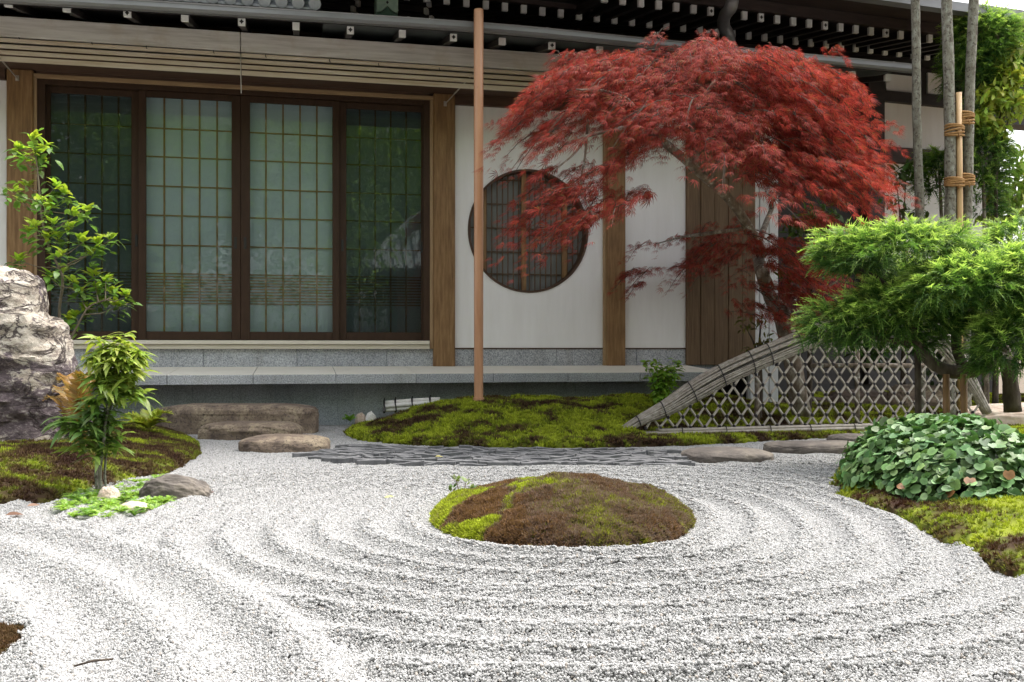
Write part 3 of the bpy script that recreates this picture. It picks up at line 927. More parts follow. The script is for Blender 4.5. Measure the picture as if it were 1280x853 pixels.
# ridge-end cover in verdigris copper
a = PT(484, 10, 9.2)
w_ = .105; 
pl = [(-w_, .14), (-w_ * .96, -.055), (-w_ * .5, -.035), (0, .015), (w_ * .5, -.035), (w_ * .96, -.055), (w_, .14)]
mb = MB().prism([(a[0] + x, a[2] + z) for x, z in pl], 1, a[1] - .02, a[1] + .3)
oc = mb.build("copper_rafter_cover", MAT['verdigris'], hall)
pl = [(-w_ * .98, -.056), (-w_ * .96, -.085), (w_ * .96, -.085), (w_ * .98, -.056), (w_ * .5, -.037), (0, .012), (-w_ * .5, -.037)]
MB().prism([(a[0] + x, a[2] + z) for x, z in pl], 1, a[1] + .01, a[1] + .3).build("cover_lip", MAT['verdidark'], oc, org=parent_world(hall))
q = [(0, .062), (.014, .045), (0, .028), (-.014, .045)]
MB().prism([(a[0] + x, a[2] + z) for x, z in q], 1, a[1] - .024, a[1] - .0205).build("cover_mark", MAT['mark'], oc, org=parent_world(hall))
# side-eave rafters running away from the viewer, seen as a slanted dotted line
for (ua, va, ub, vb, n_) in ((447, -4, 444, 20, 4), (533, -5, 538, 24, 4)):
    for k in range(n_):
        f_ = k / (n_ - 1)
        p = PT(ua + (ub - ua) * f_ + (3 if k % 2 else -2), va + (vb - va) * f_, 9.8 + .25 * f_)
        add_rafter(p, 0, 0, 0, 0, 0, wr, False, hall, rotz=1.05)
MB().box(X(398, 10.6), X(440, 10.6), 10.7, 10.75, 3.0, 6.0).build("brown_gable_board", MAT['wood_dark'], hall)
MB().box(-8, X(700, 12.4), 12.6, 12.8, 0, 8).build("hall_side_wall", MAT['wood_black'], hall)

# ================================================================ ground, gravel, moss
def gpoly(pts, z=0.0): return np.array([G(u, v, z)[:2] for u, v in pts])
P_ISLE = smooth_poly(gpoly([(543, 640), (546, 655), (568, 669), (620, 679), (680, 686), (755, 686), (812, 683), (848, 673), (864, 655), (858, 640), (830, 626), (760, 618), (690, 616), (610, 619), (560, 629)]))
P_REAR = smooth_poly(np.concatenate([gpoly([(430, 540), (442, 549), (470, 553), (530, 557), (640, 560), (760, 560), (850, 557), (960, 551), (1095, 544)]),
                                     np.array([(6.6, 6.9), (9.5, 7.6), (9.5, 11.8), (5.4, 11.8), (5.3, 9.5)]), np.array([(X(560, 9.3), 9.3), (X(470, 9.25), 9.25)])]), 1)
P_LEFT = smooth_poly(np.concatenate([gpoly([(-160, 640), (0, 633), (60, 629), (110, 613), (165, 603), (215, 591), (244, 573), (252, 560), (232, 546), (195, 537), (155, 531)]),
                                     np.array([(-1.65, 8.6), (-3.6, 8.2), (-3.6, 5.0)])]), 1)
P_RIGHT = smooth_poly(np.concatenate([gpoly([(1034, 598), (1050, 622), (1085, 641), (1125, 646), (1160, 666), (1200, 691), (1240, 713), (1280, 725), (1340, 742)]),
                                      np.array([(3.6, 2.2), (6.5, 2.6), (8.5, 5.5), (8.0, 6.6), (5.8, 6.35)]), gpoly([(1085, 553)])]), 1)
C_CORN = G(-62, 815)[:2]
P_CORN = np.array([C_CORN + .17 * (1 + .12 * math.sin(3 * a)) * np.array([math.cos(a), math.sin(a)]) for a in np.linspace(0, 2 * np.pi, 28, endpoint=False)])
P_PATH = gpoly([(440, 555.5), (500, 558), (640, 560), (830, 562), (856, 580), (760, 580.5), (640, 580), (560, 579.5), (470, 577), (410, 573), (377, 568)], .02)
C_ISLE = P_ISLE.mean(0)

def sm(x):
    x = np.clip(x, 0, 1)
    return x * x * (3 - 2 * x)
LAM = .185
def gravel_h(x, y):
    d1 = -sdist(P_ISLE, x, y)
    d2 = np.hypot(x - C_CORN[0], y - C_CORN[1]) - .17
    wob = (fbm(xy0(x, y, 1.1), 5, 3) - .5) * .12
    def ridge(d): return (.5 + .5 * np.cos(2 * np.pi * (d / LAM - .5))) ** 1.5
    r2 = np.hypot(x + 3.67, y - 1.43)                     # long sweeping furrows at the left
    w2 = sm((3.95 - r2) / .12)
    rid2 = (.5 + .5 * np.cos(2 * np.pi * ((r2 + wob * .5 - 3.5) / .28))) ** 1.3 * sm((r2 - 3.05) / .2)
    amp1 = (1 - .62 * sm((d1 - 1.7) / 1.2)) * (1 - .75 * sm((y - 5.2) / 1.2))
    brk = .65 + .55 * fbm(xy0(x, y, 1.6), 9, 3)
    h = .033 * ((1 - w2) * ridge(d1 + wob) * amp1 + w2 * 1.35 * rid2) * brk
    h = h + .010 * (fbm(xy0(x, y, 6), 3, 3) - .5)
    return h - .012

MAT['gravelbed'] = M("gravel_base", [(0.35, (0.22, 0.215, 0.21)), (0.5, (0.36, 0.355, 0.35)), (0.65, (0.43, 0.425, 0.42))], 150, rough=0.95, bmp=0.8, bscale=120)
MB().add([[-90, -90, -.12], [90, -90, -.12], [90, 90, -.12], [-90, 90, -.12]], np.array([[0, 1, 2, 3]])).build("ground", MAT['soil'], kind='structure', label="dark earth ground under and around the garden")
gx, gy = np.arange(-5, 9.01, .03), np.arange(.6, 9.5, .03)
XX, YY = np.meshgrid(gx, gy)
hh = gravel_h(XX.ravel(), YY.ravel())
nx, ny = len(gx), len(gy)
i, k = np.meshgrid(np.arange(ny - 1), np.arange(nx - 1), indexing='ij'); i, k = i.ravel(), k.ravel()
mb = MB().add(np.stack([XX.ravel(), YY.ravel(), hh - .008], 1), np.stack([i * nx + k, i * nx + k + 1, (i + 1) * nx + k + 1, (i + 1) * nx + k], 1))
mb.box(-12, 14, -5, .6, -.1, -.012)
mb.build("gravel_bed", MAT['gravelbed'], smooth=True, kind='structure', label="raked bed beneath the white gravel")

# loose pebbles: a few little heaps of chips, spread as geometry-node instances over the raked relief
m, nt, b = newmat("white_gravel_chip")
g = nt.nodes.new("ShaderNodeNewGeometry")
nt.links.new(ramp(nt, g.outputs["Random Per Island"], [(0.0, (0.10, 0.097, 0.096)), (0.08, (0.19, 0.187, 0.184)), (0.22, (0.275, 0.27, 0.267)), (0.5, (0.325, 0.322, 0.319)), (0.95, (0.375, 0.371, 0.367)), (1.0, (0.29, 0.21, 0.14))]), b.inputs["Base Color"])
b.inputs["Roughness"].default_value = 0.8
b.inputs["Specular IOR Level"].default_value = 0.3
MAT['chip'] = m
PHI = (1 + 5 ** .5) / 2
ICO = norm(np.array([(-1, PHI, 0), (1, PHI, 0), (-1, -PHI, 0), (1, -PHI, 0), (0, -1, PHI), (0, 1, PHI), (0, -1, -PHI), (0, 1, -PHI), (PHI, 0, -1), (PHI, 0, 1), (-PHI, 0, -1), (-PHI, 0, 1)]))
ICOF = np.array([(0, 11, 5), (0, 5, 1), (0, 1, 7), (0, 7, 10), (0, 10, 11), (1, 5, 9), (5, 11, 4), (11, 10, 2), (10, 7, 6), (7, 1, 8), (3, 9, 4), (3, 4, 2), (3, 2, 6), (3, 6, 8), (3, 8, 9), (4, 9, 5), (2, 4, 11), (6, 2, 10), (8, 6, 7), (9, 8, 1)])
heap = bpy.data.collections.new("gravel_heaps")
for s_ in range(14):
    mb = MB()
    for px in np.arange(-.0165, .0166, .0066):
        for py in np.arange(-.0165, .0166, .0066):
            if math.hypot(px, py) > .0195: continue
            r = .0027 * (1 + .55 * rng.random()) * (1.35 if rng.random() < .12 else 1)
            V = ICO * (1 + .38 * (rng.random((12, 1)) - .5)) * r * np.array([1.25, .95, .8]) * (.8 + .4 * rng.random(3))
            Q = np.linalg.qr(rng.normal(size=(3, 3)))[0]
            mb.add(V @ Q.T + np.array([px + .004 * (rng.random() - .5), py + .004 * (rng.random() - .5), .0035 * rng.random() - .0005]), ICOF)
    heap.objects.link(bpy.data.objects.new("chip_heap", mb.mesh("chip_heap", MAT['chip'])))
sp = .0245
px, py = np.meshgrid(np.arange(-4.2, 8.6, sp), np.arange(1.45, 9.4, sp))
px, py = px.ravel(), py.ravel()
px = px + (rng.random(len(px)) - .5) * sp * .7
py = py + (rng.random(len(py)) - .5) * sp * .7
keep = (px > -.285 * py - .75) & (px < .86 * py + .75)
for Q in (P_ISLE, P_REAR, P_LEFT, P_RIGHT, P_CORN):
    keep &= sdist(Q, px, py) < .012
keep &= sdist(P_PATH, px, py) < .03
px, py = px[keep], py[keep]
e = .01
h0 = gravel_h(px, py)
hx = (gravel_h(px + e, py) - h0) / e; hy = (gravel_h(px, py + e) - h0) / e
nrm = norm(np.stack([-hx, -hy, np.ones(len(px))], 1))
az_ = rng.random(len(px)) * 2 * np.pi
d = norm(np.stack([np.cos(az_), np.sin(az_), np.cos(az_) * hx + np.sin(az_) * hy], 1))
eul = rot_to_euler(frames(d, nrm))
me = bpy.data.meshes.new("gravel")
me.vertices.add(len(px))
me.vertices.foreach_set("co", np.stack([px, py, h0 + .001], 1).astype(np.float32).ravel())
at = me.attributes.new("rot", 'FLOAT_VECTOR', 'POINT'); at.data.foreach_set("vector", eul.astype(np.float32).ravel())
at = me.attributes.new("scl", 'FLOAT', 'POINT'); at.data.foreach_set("value", (.92 + .22 * rng.random(len(px))).astype(np.float32))
me.materials.append(MAT['chip'])
go = bpy.data.objects.new("gravel", me); COL.objects.link(go)
tag(go, "white and grey gravel raked in rings over the whole court", None, None, 'stuff')
ng = bpy.data.node_groups.new("spread_gravel", 'GeometryNodeTree')
ng.interface.new_socket("Geometry", in_out='INPUT', socket_type='NodeSocketGeometry')
ng.interface.new_socket("Geometry", in_out='OUTPUT', socket_type='NodeSocketGeometry')
gi, gout = ng.nodes.new("NodeGroupInput"), ng.nodes.new("NodeGroupOutput")
iop = ng.nodes.new("GeometryNodeInstanceOnPoints")
cinf = ng.nodes.new("GeometryNodeCollectionInfo")
cinf.inputs[0].default_value = heap
cinf.inputs[1].default_value = True; cinf.inputs[2].default_value = True
na = ng.nodes.new("GeometryNodeInputNamedAttribute"); na.data_type = 'FLOAT_VECTOR'; na.inputs[0].default_value = "rot"
ns = ng.nodes.new("GeometryNodeInputNamedAttribute"); ns.data_type = 'FLOAT'; ns.inputs[0].default_value = "scl"
e2r = ng.nodes.new("FunctionNodeEulerToRotation")
ng.links.new(na.outputs["Attribute"], e2r.inputs[0])
ng.links.new(gi.outputs[0], iop.inputs["Points"])
ng.links.new(cinf.outputs[0], iop.inputs["Instance"])
iop.inputs["Pick Instance"].default_value = True
ng.links.new(e2r.outputs[0], iop.inputs["Rotation"])
ng.links.new(ns.outputs["Attribute"], iop.inputs["Scale"])
ng.links.new(iop.outputs[0], gout.inputs[0])
md = go.modifiers.new("spread", 'NODES'); md.node_group = ng

# ---- moss
def tuft_template(nb, seed):
    r = np.random.default_rng(seed)
    V, Fs, tc = [], [], []
    for q in range(nb):
        a = 2 * np.pi * (q + r.random() * .7) / nb
        ln = .25 + .75 * r.random()
        o = np.array([math.cos(a), math.sin(a), 0]); s_ = np.array([-o[1], o[0], 0]) * .2
        top = o * ln * .75 + np.array([0, 0, .95 - .35 * ln + .2 * r.random()])
        b0 = o * .1
        V += [b0 - s_, b0 + s_, top]
        Fs.append([3 * q, 3 * q + 1, 3 * q + 2])
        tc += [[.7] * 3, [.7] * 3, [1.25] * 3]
    return np.array(V), [np.array(Fs)], np.array(tc)
def ragged(x, y): return .05 * (fbm(xy0(x, y, 10), 201, 3) - .5) + .02 * (fbm(xy0(x, y, 40), 203, 2) - .5)
def moss(name, label, poly, hf, n, size, palette, nscale, seed, cell=.035, shift=None):
    """palette: [(upper noise limit, colour)]"""
    lo, hi = poly.min(0) - .1, poly.max(0) + .1
    gx, gy = np.arange(lo[0], hi[0], cell), np.arange(lo[1], hi[1], cell)
    XX, YY = np.meshgrid(gx, gy); x, y = XX.ravel(), YY.ravel()
    d = sdist(poly, x, y) + ragged(x, y)
    z = np.where(d > -.02, hf(x, y, np.maximum(d, 0)), -.05)
    z = np.where(d <= 0, -.05, z)
    nx, ny = len(gx), len(gy)
    i, k = np.meshgrid(np.arange(ny - 1), np.arange(nx - 1), indexing='ij'); i, k = i.ravel(), k.ravel()
    q = np.stack([i * nx + k, i * nx + k + 1, (i + 1) * nx + k + 1, (i + 1) * nx + k], 1)
    q = q[(d[q] > -cell * .8).any(1)]
    def colour(x, y):
        f = fbm(xy0(x, y, nscale), seed, 4)
        if shift is not None: f = shift(x, y, f)
        f = .5 + (f - .5) * 1.9 + .12 * rng.normal(size=len(x))
        c = np.zeros((len(x), 3))
        lim = [p[0] for p in palette]; cs = np.array([p[1] for p in palette])
        for a in range(3): c[:, a] = np.interp(f, lim, cs[:, a])
        return c
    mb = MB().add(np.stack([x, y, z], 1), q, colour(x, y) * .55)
    px = lo[0] + rng.random(n * 3) * (hi[0] - lo[0]); py = lo[1] + rng.random(n * 3) * (hi[1] - lo[1])
    dd = sdist(poly, px, py) + ragged(px, py)
    kp = dd > -.006
    px, py, dd = px[kp][:n], py[kp][:n], dd[kp][:n]
    pz = hf(px, py, np.maximum(dd, 0)) - size * .25
    e = .02
    hx = (hf(px + e, py, np.maximum(sdist(poly, px + e, py) + ragged(px + e, py), 0)) - pz - size * .25) / e
    hy = (hf(px, py + e, np.maximum(sdist(poly, px, py + e) + ragged(px, py + e), 0)) - pz - size * .25) / e
    nn = norm(np.stack([-np.clip(hx, -1.3, 1.3), -np.clip(hy, -1.3, 1.3), np.ones(len(px))], 1) + .35 * rng.normal(size=(len(px), 3)))
    dn = norm(np.cross(nn, rand_unit(len(px))))
    R = frames(dn, nn)
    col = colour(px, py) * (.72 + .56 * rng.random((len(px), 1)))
    tv = [tuft_template(6, s_) for s_ in range(3)]
    w_ = rng.integers(0, 3, len(px))
    for s_ in range(3):
        m_ = w_ == s_
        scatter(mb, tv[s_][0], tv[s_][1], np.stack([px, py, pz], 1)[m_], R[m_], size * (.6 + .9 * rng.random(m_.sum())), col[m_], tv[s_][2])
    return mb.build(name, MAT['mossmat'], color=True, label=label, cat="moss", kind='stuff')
YB0 = 7.3
edge = lambda d, a, w: a * (1 - np.exp(-d / w))
def h_isle(x, y, d): return edge(d, .028, .025) + .108 * np.clip(d / .46, 0, 1) ** .72 + (.045 * (fbm(xy0(x, y, 7), 21, 3) - .5) + .032 * (fbm(xy0(x, y, 22), 23, 2) - .5)) * np.clip(d / .08, 0, 1)
def h_rear(x, y, d):
    k_ = np.where(x > X(800, YB0), sm((y - 7.25) / .5), 1.0)
    return edge(d, .035, .03) + .015 * k_ + (.25 + .75 * sm((x - X(440, 8.8)) / 1.1)) * (.215 - .115 * sm((x - 4.0) / .6)) * sm((y - np.where(x > X(790, YB0), 7.45, 6.9)) / 1.3) * sm(d / .55) + .06 * k_ * (fbm(xy0(x, y, 2.6), 31, 3) - .5) * np.clip(d / .2, 0, 1) + .045 * (.3 + .7 * k_) * (fbm(xy0(x, y, 9), 37, 3) - .5) * np.clip(d / .08, 0, 1)
def h_left(x, y, d): return edge(d, .05, .04) + .09 * sm(d / .7) + .03 * (fbm(xy0(x, y, 5), 41, 3) - .5) * np.clip(d / .1, 0, 1)
def h_right(x, y, d): return edge(d, .055, .04) + .17 * sm(d / 1.3) + .045 * (fbm(xy0(x, y, 4), 51, 3) - .5) * np.clip(d / .1, 0, 1)
def h_corn(x, y, d): return edge(d, .03, .03) + .02 * (fbm(xy0(x, y, 20), 61, 3) - .5)
GRN, LGRN, OLV, BRN, PUR, RED, ORG = (.15, .20, .022), (.32, .37, .035), (.155, .15, .032), (.105, .07, .036), (.21, .155, .125), (.15, .09, .058), (.20, .115, .05)
def isle_shift(x, y, f):
    """green at the left end and in a streak, rust between them, purple brown elsewhere with green flecks at the right rim"""
    r = (x - C_ISLE[0]) * CA - (y - C_ISLE[1]) * SA; d = (x - C_ISLE[0]) * SA + (y - C_ISLE[1]) * CA
    n_ = (f - .5)
    streak = np.exp(-((r + .185 - .16 * d + .30 * n_) / .055) ** 2) * sm((d + .42) / .2)
    left = sm((-.36 - r + .7 * n_) / .06)
    rust = sm((-.14 - r) / .06) * (1 - left)
    rim = np.exp(-((r - .42 + .25 * d) / .035) ** 2) * sm((n_ - .04) / .1) * .7
    g = .50 + .17 * n_ * 2
    g = g * (1 - rust) + rust * (.76 + .12 * n_)
    return g + (.24 - g) * np.clip((streak * .9 + left * .85 + rim) * (.55 + .9 * fbm(xy0(x, y, 14), 301, 3)), 0, 1)
moss("moss", "domed island of purple brown moss with a green streak in the middle of the gravel", P_ISLE, h_isle, 52000, .017,
     [(.0, LGRN), (.08, LGRN), (.22, (.22, .23, .04)), (.34, OLV), (.42, PUR), (.60, (.15, .10, .082)), (.70, (.15, .09, .06)), (.86, ORG), (1., RED)], 5.5, 77, .02, isle_shift)
moss("moss", "long green and brown moss bank below the granite ledge and round the bamboo fence", P_REAR, h_rear, 90000, .027,
     [(.0, (.05, .028, .02)), (.26, BRN), (.40, OLV), (.5, GRN), (.62, LGRN), (1., LGRN)], 6.5, 91)
moss("moss", "dark olive and brown moss bank at the foot of the big veined rock", P_LEFT, h_left, 46000, .019,
     [(.0, (.045, .022, .018)), (.45, BRN), (.60, OLV), (.76, GRN), (.92, LGRN), (1., LGRN)], 6.5, 103)
moss("moss", "bright green moss slope in front of the round leaved ground cover", P_RIGHT, h_right, 62000, .017,
     [(.0, (.05, .022, .014)), (.22, BRN), (.34, OLV), (.46, GRN), (.6, LGRN), (1., LGRN)], 5.0, 117)
moss("moss", "small brown moss patch at the lower left corner of the gravel", P_CORN, h_corn, 3500, .010,
     [(.0, BRN), (.5, (.10, .055, .03)), (.8, OLV), (1., OLV)], 6, 133, .015)

MAT['rock_dark'] = M('dark_brown_rock', [(0.3, (0.05, 0.035, 0.027)), (0.7, (0.14, 0.10, 0.075))], 8, rough=.9, bmp=.6, bscale=30)
# ---- stones
def ico_sub(n):
    V, Fs = ICO.copy(), ICOF.copy()
    for _ in range(n):
        e = np.sort(np.concatenate([Fs[:, [0, 1]], Fs[:, [1, 2]], Fs[:, [2, 0]]]), 1)
        ue, inv = np.unique(e, axis=0, return_inverse=True)
        mid = norm(V[ue].mean(1)); a = len(V)
        inv = inv.ravel() + a
        m_ = len(Fs)
        e0, e1, e2 = inv[:m_], inv[m_:2 * m_], inv[2 * m_:]
        Fs = np.concatenate([np.stack([Fs[:, 0], e0, e2], 1), np.stack([Fs[:, 1], e1, e0], 1), np.stack([Fs[:, 2], e2, e1], 1), np.stack([e0, e1, e2], 1)])
        V = np.concatenate([V, mid])
    return V, Fs
IV, IF = ico_sub(5)
def stone(name, c, rx, ry, top, mat, label, cat="stone", group=None, ex=.5, ez=.4, rough=.1, seed=1, rot=0.0, zbot=-.12, tilt=0.0):
    """squarish boulder: top is the height of its crown over z=0"""
    p = np.sign(IV) * np.abs(IV) ** np.array([ex, ex, ez])
    p = p / np.maximum(1, np.linalg.norm(p[:, :2], axis=1, keepdims=True) ** .35)
    nrm_ = fbm(IV * 1.7 + seed * 5.1, seed, 4) - .5
    p = p * (1 + rough * 2.2 * nrm_[:, None]) + IV * rough * 1.0 * (fbm(IV * 5 + seed, seed + 3, 5) - .5)[:, None]
    hz_ = (top - zbot) / 2
    q = p * np.array([rx, ry, hz_])
    q[:, 2] += (top + zbot) / 2 + tilt * q[:, 0]
    a = -YAW + rot
    R = np.array([[math.cos(a), -math.sin(a), 0], [math.sin(a), math.cos(a), 0], [0, 0, 1]])
    q = q @ R.T + np.array([c[0], c[1], 0])
    return MB().add(q, IF).build(name, mat, smooth=True, org=(c[0], c[1], 0), label=label, cat=cat, group=group)
stone("stepping_stone", PT(297, 437, 8.42), .69, .27, .245, MAT['stone_warm'], "largest squarish step stone, against the plinth under the ledge", "step stone", "step stones up to the ledge", .42, .4, .07, 3)
stone("stepping_stone", PT(314, 437, 7.9), .405, .24, .125, MAT['stone_warm'], "middle sized step stone between the big block and the lowest flat slab", "step stone", "step stones up to the ledge", .5, .4, .08, 8)
stone("stepping_stone", PT(357, 437, 6.98), .32, .25, .10, MAT['stone_warm'], "low flat step stone at the left tip of the tile path", "step stone", "step stones up to the ledge", .62, .6, .07, 12)
stone("stepping_stone", PT(908, 437, 6.28), .295, .24, .075, MAT['stone_grey'], "oval flat stepping stone just right of the tile path end", "stepping stone", "stepping stones in the gravel at the right", .8, .55, .06, 17, zbot=-.06)
stone("stepping_stone", PT(1020, 437, 6.85), .37, .2, .065, MAT['stone_grey'], "long flat stepping stone in front of the fence base rail", "stepping stone", "stepping stones in the gravel at the right", .7, .5, .07, 23, zbot=-.06)
stone("stepping_stone", PT(1064, 437, 7.35), .18, .12, .075, MAT['stone_grey'], "smallest flat stepping stone, tucked beside the leafy mound", "stepping stone", "stepping stones in the gravel at the right", .7, .5, .08, 29, zbot=-.06)
stone("small_rock", PT(222, 437, 4.66), .165, .1, .10, MAT['stone_grey'], "grey wedge shaped rock at the edge of the left moss bank", "rock", None, .75, .75, .16, 31, rot=.15, tilt=-.1)
stone("small_rock", PT(135, 437, 4.52), .052, .04, .075, MAT['stone_pink'], "fist sized pale rock in the bright fern carpet", "rock", None, .8, .8, .16, 37)
stone("small_rock", PT(168, 437, 4.30), .085, .05, .035, MAT['stone_pink'], "flat pinkish rock in the gravel below the fern carpet", "rock", None, .75, .7, .12, 41)
stone("white_stone", PY(464, 522, 9.08), .05, .04, .13, MAT['stone_white'], "small white stone beside the short bamboo bundle", "rock", None, .8, .8, .2, 43)
stone("tan_stone", PY(451, 519, 9.12), .055, .04, .125, MAT['stone_pink'], "small tan stone at the left tip of the rear moss bank", "rock", None, .8, .8, .15, 47)
stone("garden_rock", PY(1075, 500, 8.9), .32, .25, .30, MAT['rock_dark'], "brown rock glimpsed through the right of the bamboo lattice", "rock", None, .6, .6, .15, 53)
stone("garden_rock", PY(1010, 500, 9.2), .3, .25, .22, MAT['rock_dark'], "low brown rock glimpsed through the middle of the bamboo lattice", "rock", None, .6, .6, .15, 59)
stone("garden_rock", PY(1150, 495, 8.6), .34, .25, .36, MAT['stone_warm'], "pale rock behind the cedar stakes and the lattice", "rock", None, .6, .6, .15, 61)
stone("garden_rock", PY(1258, 500, 7.6), .5, .2, .22, MAT['stone_pink'], "long pale edging rock behind the leafy mound at the right edge", "rock", None, .6, .6, .15, 67)

# the big veined rock at the left
def big_rock():
    hgt = 1.34
    t = 6.35
    lv = [(560, 112), (545, 110), (520, 106), (490, 102), (465, 97), (445, 92), (425, 86), (405, 79), (398, 70), (392, 52), (372, 48), (352, 44), (338, 33), (331, 14), (328, -6)]
    zs = np.array([PT(0, v, t)[2] for v, _ in lv]); us = np.array([u for _, u in lv])
    nz, nth = 90, 150
    zz = np.linspace(zs[0] - .05, zs[-1], nz)
    V = []
    ctr = PT(-40, 437, t)
    rt = np.array([CA, -SA, 0]); fw = np.array([SA, CA, 0])
    for z in zz:
        u = np.interp(z, zs, us)
        rr = max((u + 40) * t / F, .01)
        top = np.clip((zs[-1] - z) / .14, 0, 1) ** .5
        rl = (.40 + .1 * (1 - (z / hgt))) * top + .02
        dp = (.36 - .10 * z / hgt) * top + .02
        th = np.linspace(0, 2 * np.pi, nth, endpoint=False)
        c, s = np.cos(th), np.sin(th)
        ex = .72
        cx_ = np.sign(c) * np.abs(c) ** ex; sx_ = np.sign(s) * np.abs(s) ** ex
        rx = np.where(c > 0, rr, rl)
        V.append(ctr + np.outer(cx_ * rx, rt) + np.outer(sx_ * dp, fw) + np.array([0, 0, z]) - [0, 0, ctr[2]])
    V = np.concatenate(V)
    cc = ctr + [0, 0, .4 - ctr[2]]
    dr = norm(V - cc)
    # ridged, blocky relief: strata and cracks
    n1 = fbm(V * np.array([2.6, 2.6, 3.6]), 5, 5) - .5
    n2 = np.abs(fbm(V * np.array([5, 5, 8.5]) + 9, 8, 4) - .5)
    n3 = np.floor(fbm(V * np.array([3.2, 3.2, 6]) + 3, 11, 2) * 7) / 7 - .5
    side = np.abs(dr @ rt)
    V = V + dr * (.14 * n1 * (1 - .55 * side) - .16 * n2 + .13 * n3 * (1 - .6 * side) + .015)[:, None]
    i, k = np.meshgrid(np.arange(nz - 1), np.arange(nth), indexing='ij'); i, k = i.ravel(), k.ravel()
    q = np.stack([i * nth + k, i * nth + (k + 1) % nth, (i + 1) * nth + (k + 1) % nth, (i + 1) * nth + k], 1)
    mb = MB().add(V, [q, np.arange((nz - 1) * nth, nz * nth)[None]])
    o = mb.build("boulder", MAT['boulder'], smooth=True, org=(ctr[0], ctr[1], 0), label="tall cream boulder with purple black veins at the left edge of the moss", cat="boulder")
    o.data.set_sharp_from_angle(angle=math.radians(38))
big_rock()

# tile-on-edge path
mb = MB()
a = G(400, 570, .02)[:2]; b_ = G(856, 577, .02)[:2]
e1 = norm(b_ - a); e2 = np.array([-e1[1], e1[0]])
ang = math.atan2(e1[1], e1[0])
for r_ in np.arange(-.75, 1.25, .040):
    s_ = -.6 + rng.random() * .2
    while s_ < 3.2:
        ln = .15 + .12 * rng.random()
        c = a + e1 * (s_ + ln / 2) + e2 * (r_ + .018 * math.sin(s_ * 7 + r_ * 9) + .004 * rng.normal())
        if inside(P_PATH, c[:1], c[1:])[0]:
            th = ang + .13 * rng.normal() + .16 * math.cos(s_ * 7 + r_ * 9)
            n_ = 6
            xx = np.linspace(-ln / 2, ln / 2, n_)
            bow = (.012 + .012 * rng.random()) * (1 - (2 * xx / ln) ** 2) * (1 if rng.random() < .75 else -1)
            hw = .0150 + .003 * rng.random()
            zt = .012 + .020 * rng.random(); dz = .014 * rng.normal()
            rows = []
            for x_, bw in zip(xx, bow):
                zz_ = zt + dz * x_ / ln + .002 * rng.normal()
                rows += [[x_, bw - hw, -.05], [x_, bw - hw, zz_ - .003], [x_, bw - hw + .004, zz_], [x_, bw + hw - .004, zz_], [x_, bw + hw, zz_ - .003], [x_, bw + hw, -.05]]
            V = np.array(rows)
            R = np.array([[math.cos(th), -math.sin(th), 0], [math.sin(th), math.cos(th), 0], [0, 0, 1]])
            V = V @ R.T + [c[0], c[1], 0]
            i, k = np.meshgrid(np.arange(n_ - 1), np.arange(5), indexing='ij'); i, k = i.ravel(), k.ravel()
            mb.add(V, [np.stack([i * 6 + k, i * 6 + k + 1, (i + 1) * 6 + k + 1, (i + 1) * 6 + k], 1)[:, ::-1], np.array([[0, 1, 2, 3, 4, 5], [35, 34, 33, 32, 31, 30]])])
        s_ += ln + .006
mb.build("path", MAT['slate'], kind='structure', label="charcoal path of roof tiles set on edge in the gravel")

# ---- copper pole
p = PY(598.3, 503, 8.24)
pole = empty("copper_pole", (p[0], p[1], .12), "tall slim copper coloured pole rising from the rear moss", "pole")
pt = PY(598.6, 14, 8.24); rp = 11.6 / 2 * (8.24 / dirs(598)[1]) / F
n = 24
mb = MB().tube([[p[0], p[1], .1], [p[0], p[1], pt[2]]], [rp * .98, rp * 1.05], 28)
mb.build("pole_shaft", MAT['copper'], pole, smooth=True).data.set_sharp_from_angle(angle=math.radians(40))
mb = MB().tube([[p[0], p[1], pt[2]], [p[0], p[1], pt[2] + .012], [p[0], p[1], pt[2] + .018]], [rp * 1.05, rp * 1.0, rp * .55], 28)
mb.build("pole_cap", MAT['copper'], pole, smooth=True)
mb = MB().tube([[p[0], p[1], .14], [p[0], p[1], Z(598, 497, 8.24)]], rp * 1.18, 28)
mb.build("pole_collar", MAT['copper'], pole, smooth=False)

# ---- short bamboo bundle
a = PY(480, 512, 9.12); b_ = PY(549.5, 507.5, 9.0)
bun = empty("bamboo_bundle", (a + b_) / 2, "short bundle of split bamboo with black ties lying by the plinth", "bamboo bundle")
for dz, dy in ((-.03, -.02), (.006, -.035), (.035, -.01), (.0, .02)):
    o = np.array([0, dy, dz])
    MB().tube(spline([a + o + [0, 0, .025], (a + b_) / 2 + o + [0, 0, .03], b_ + o * .9 + [0, 0, .03]], 6), .022, 10).build("bamboo_cane", MAT['stone_white'], bun, smooth=True)
for f in (.0, .2, .5, .82):
    mb = MB()
    c = a + (b_ - a) * f + [0, 0, .027]
    th = np.linspace(0, 2 * np.pi, 14)
    mb.tube(np.stack([np.full(14, c[0]) + .006 * np.sin(th * 2), c[1] - .008 + .05 * np.cos(th), c[2] + .003 + .062 * np.sin(th)], 1), .006, 5)
    mb.tube([c + [0, -.05, .03], c + [.0, -.055, .085]], .005, 5)
    mb.build("bundle_tie", MAT['lash'], bun)

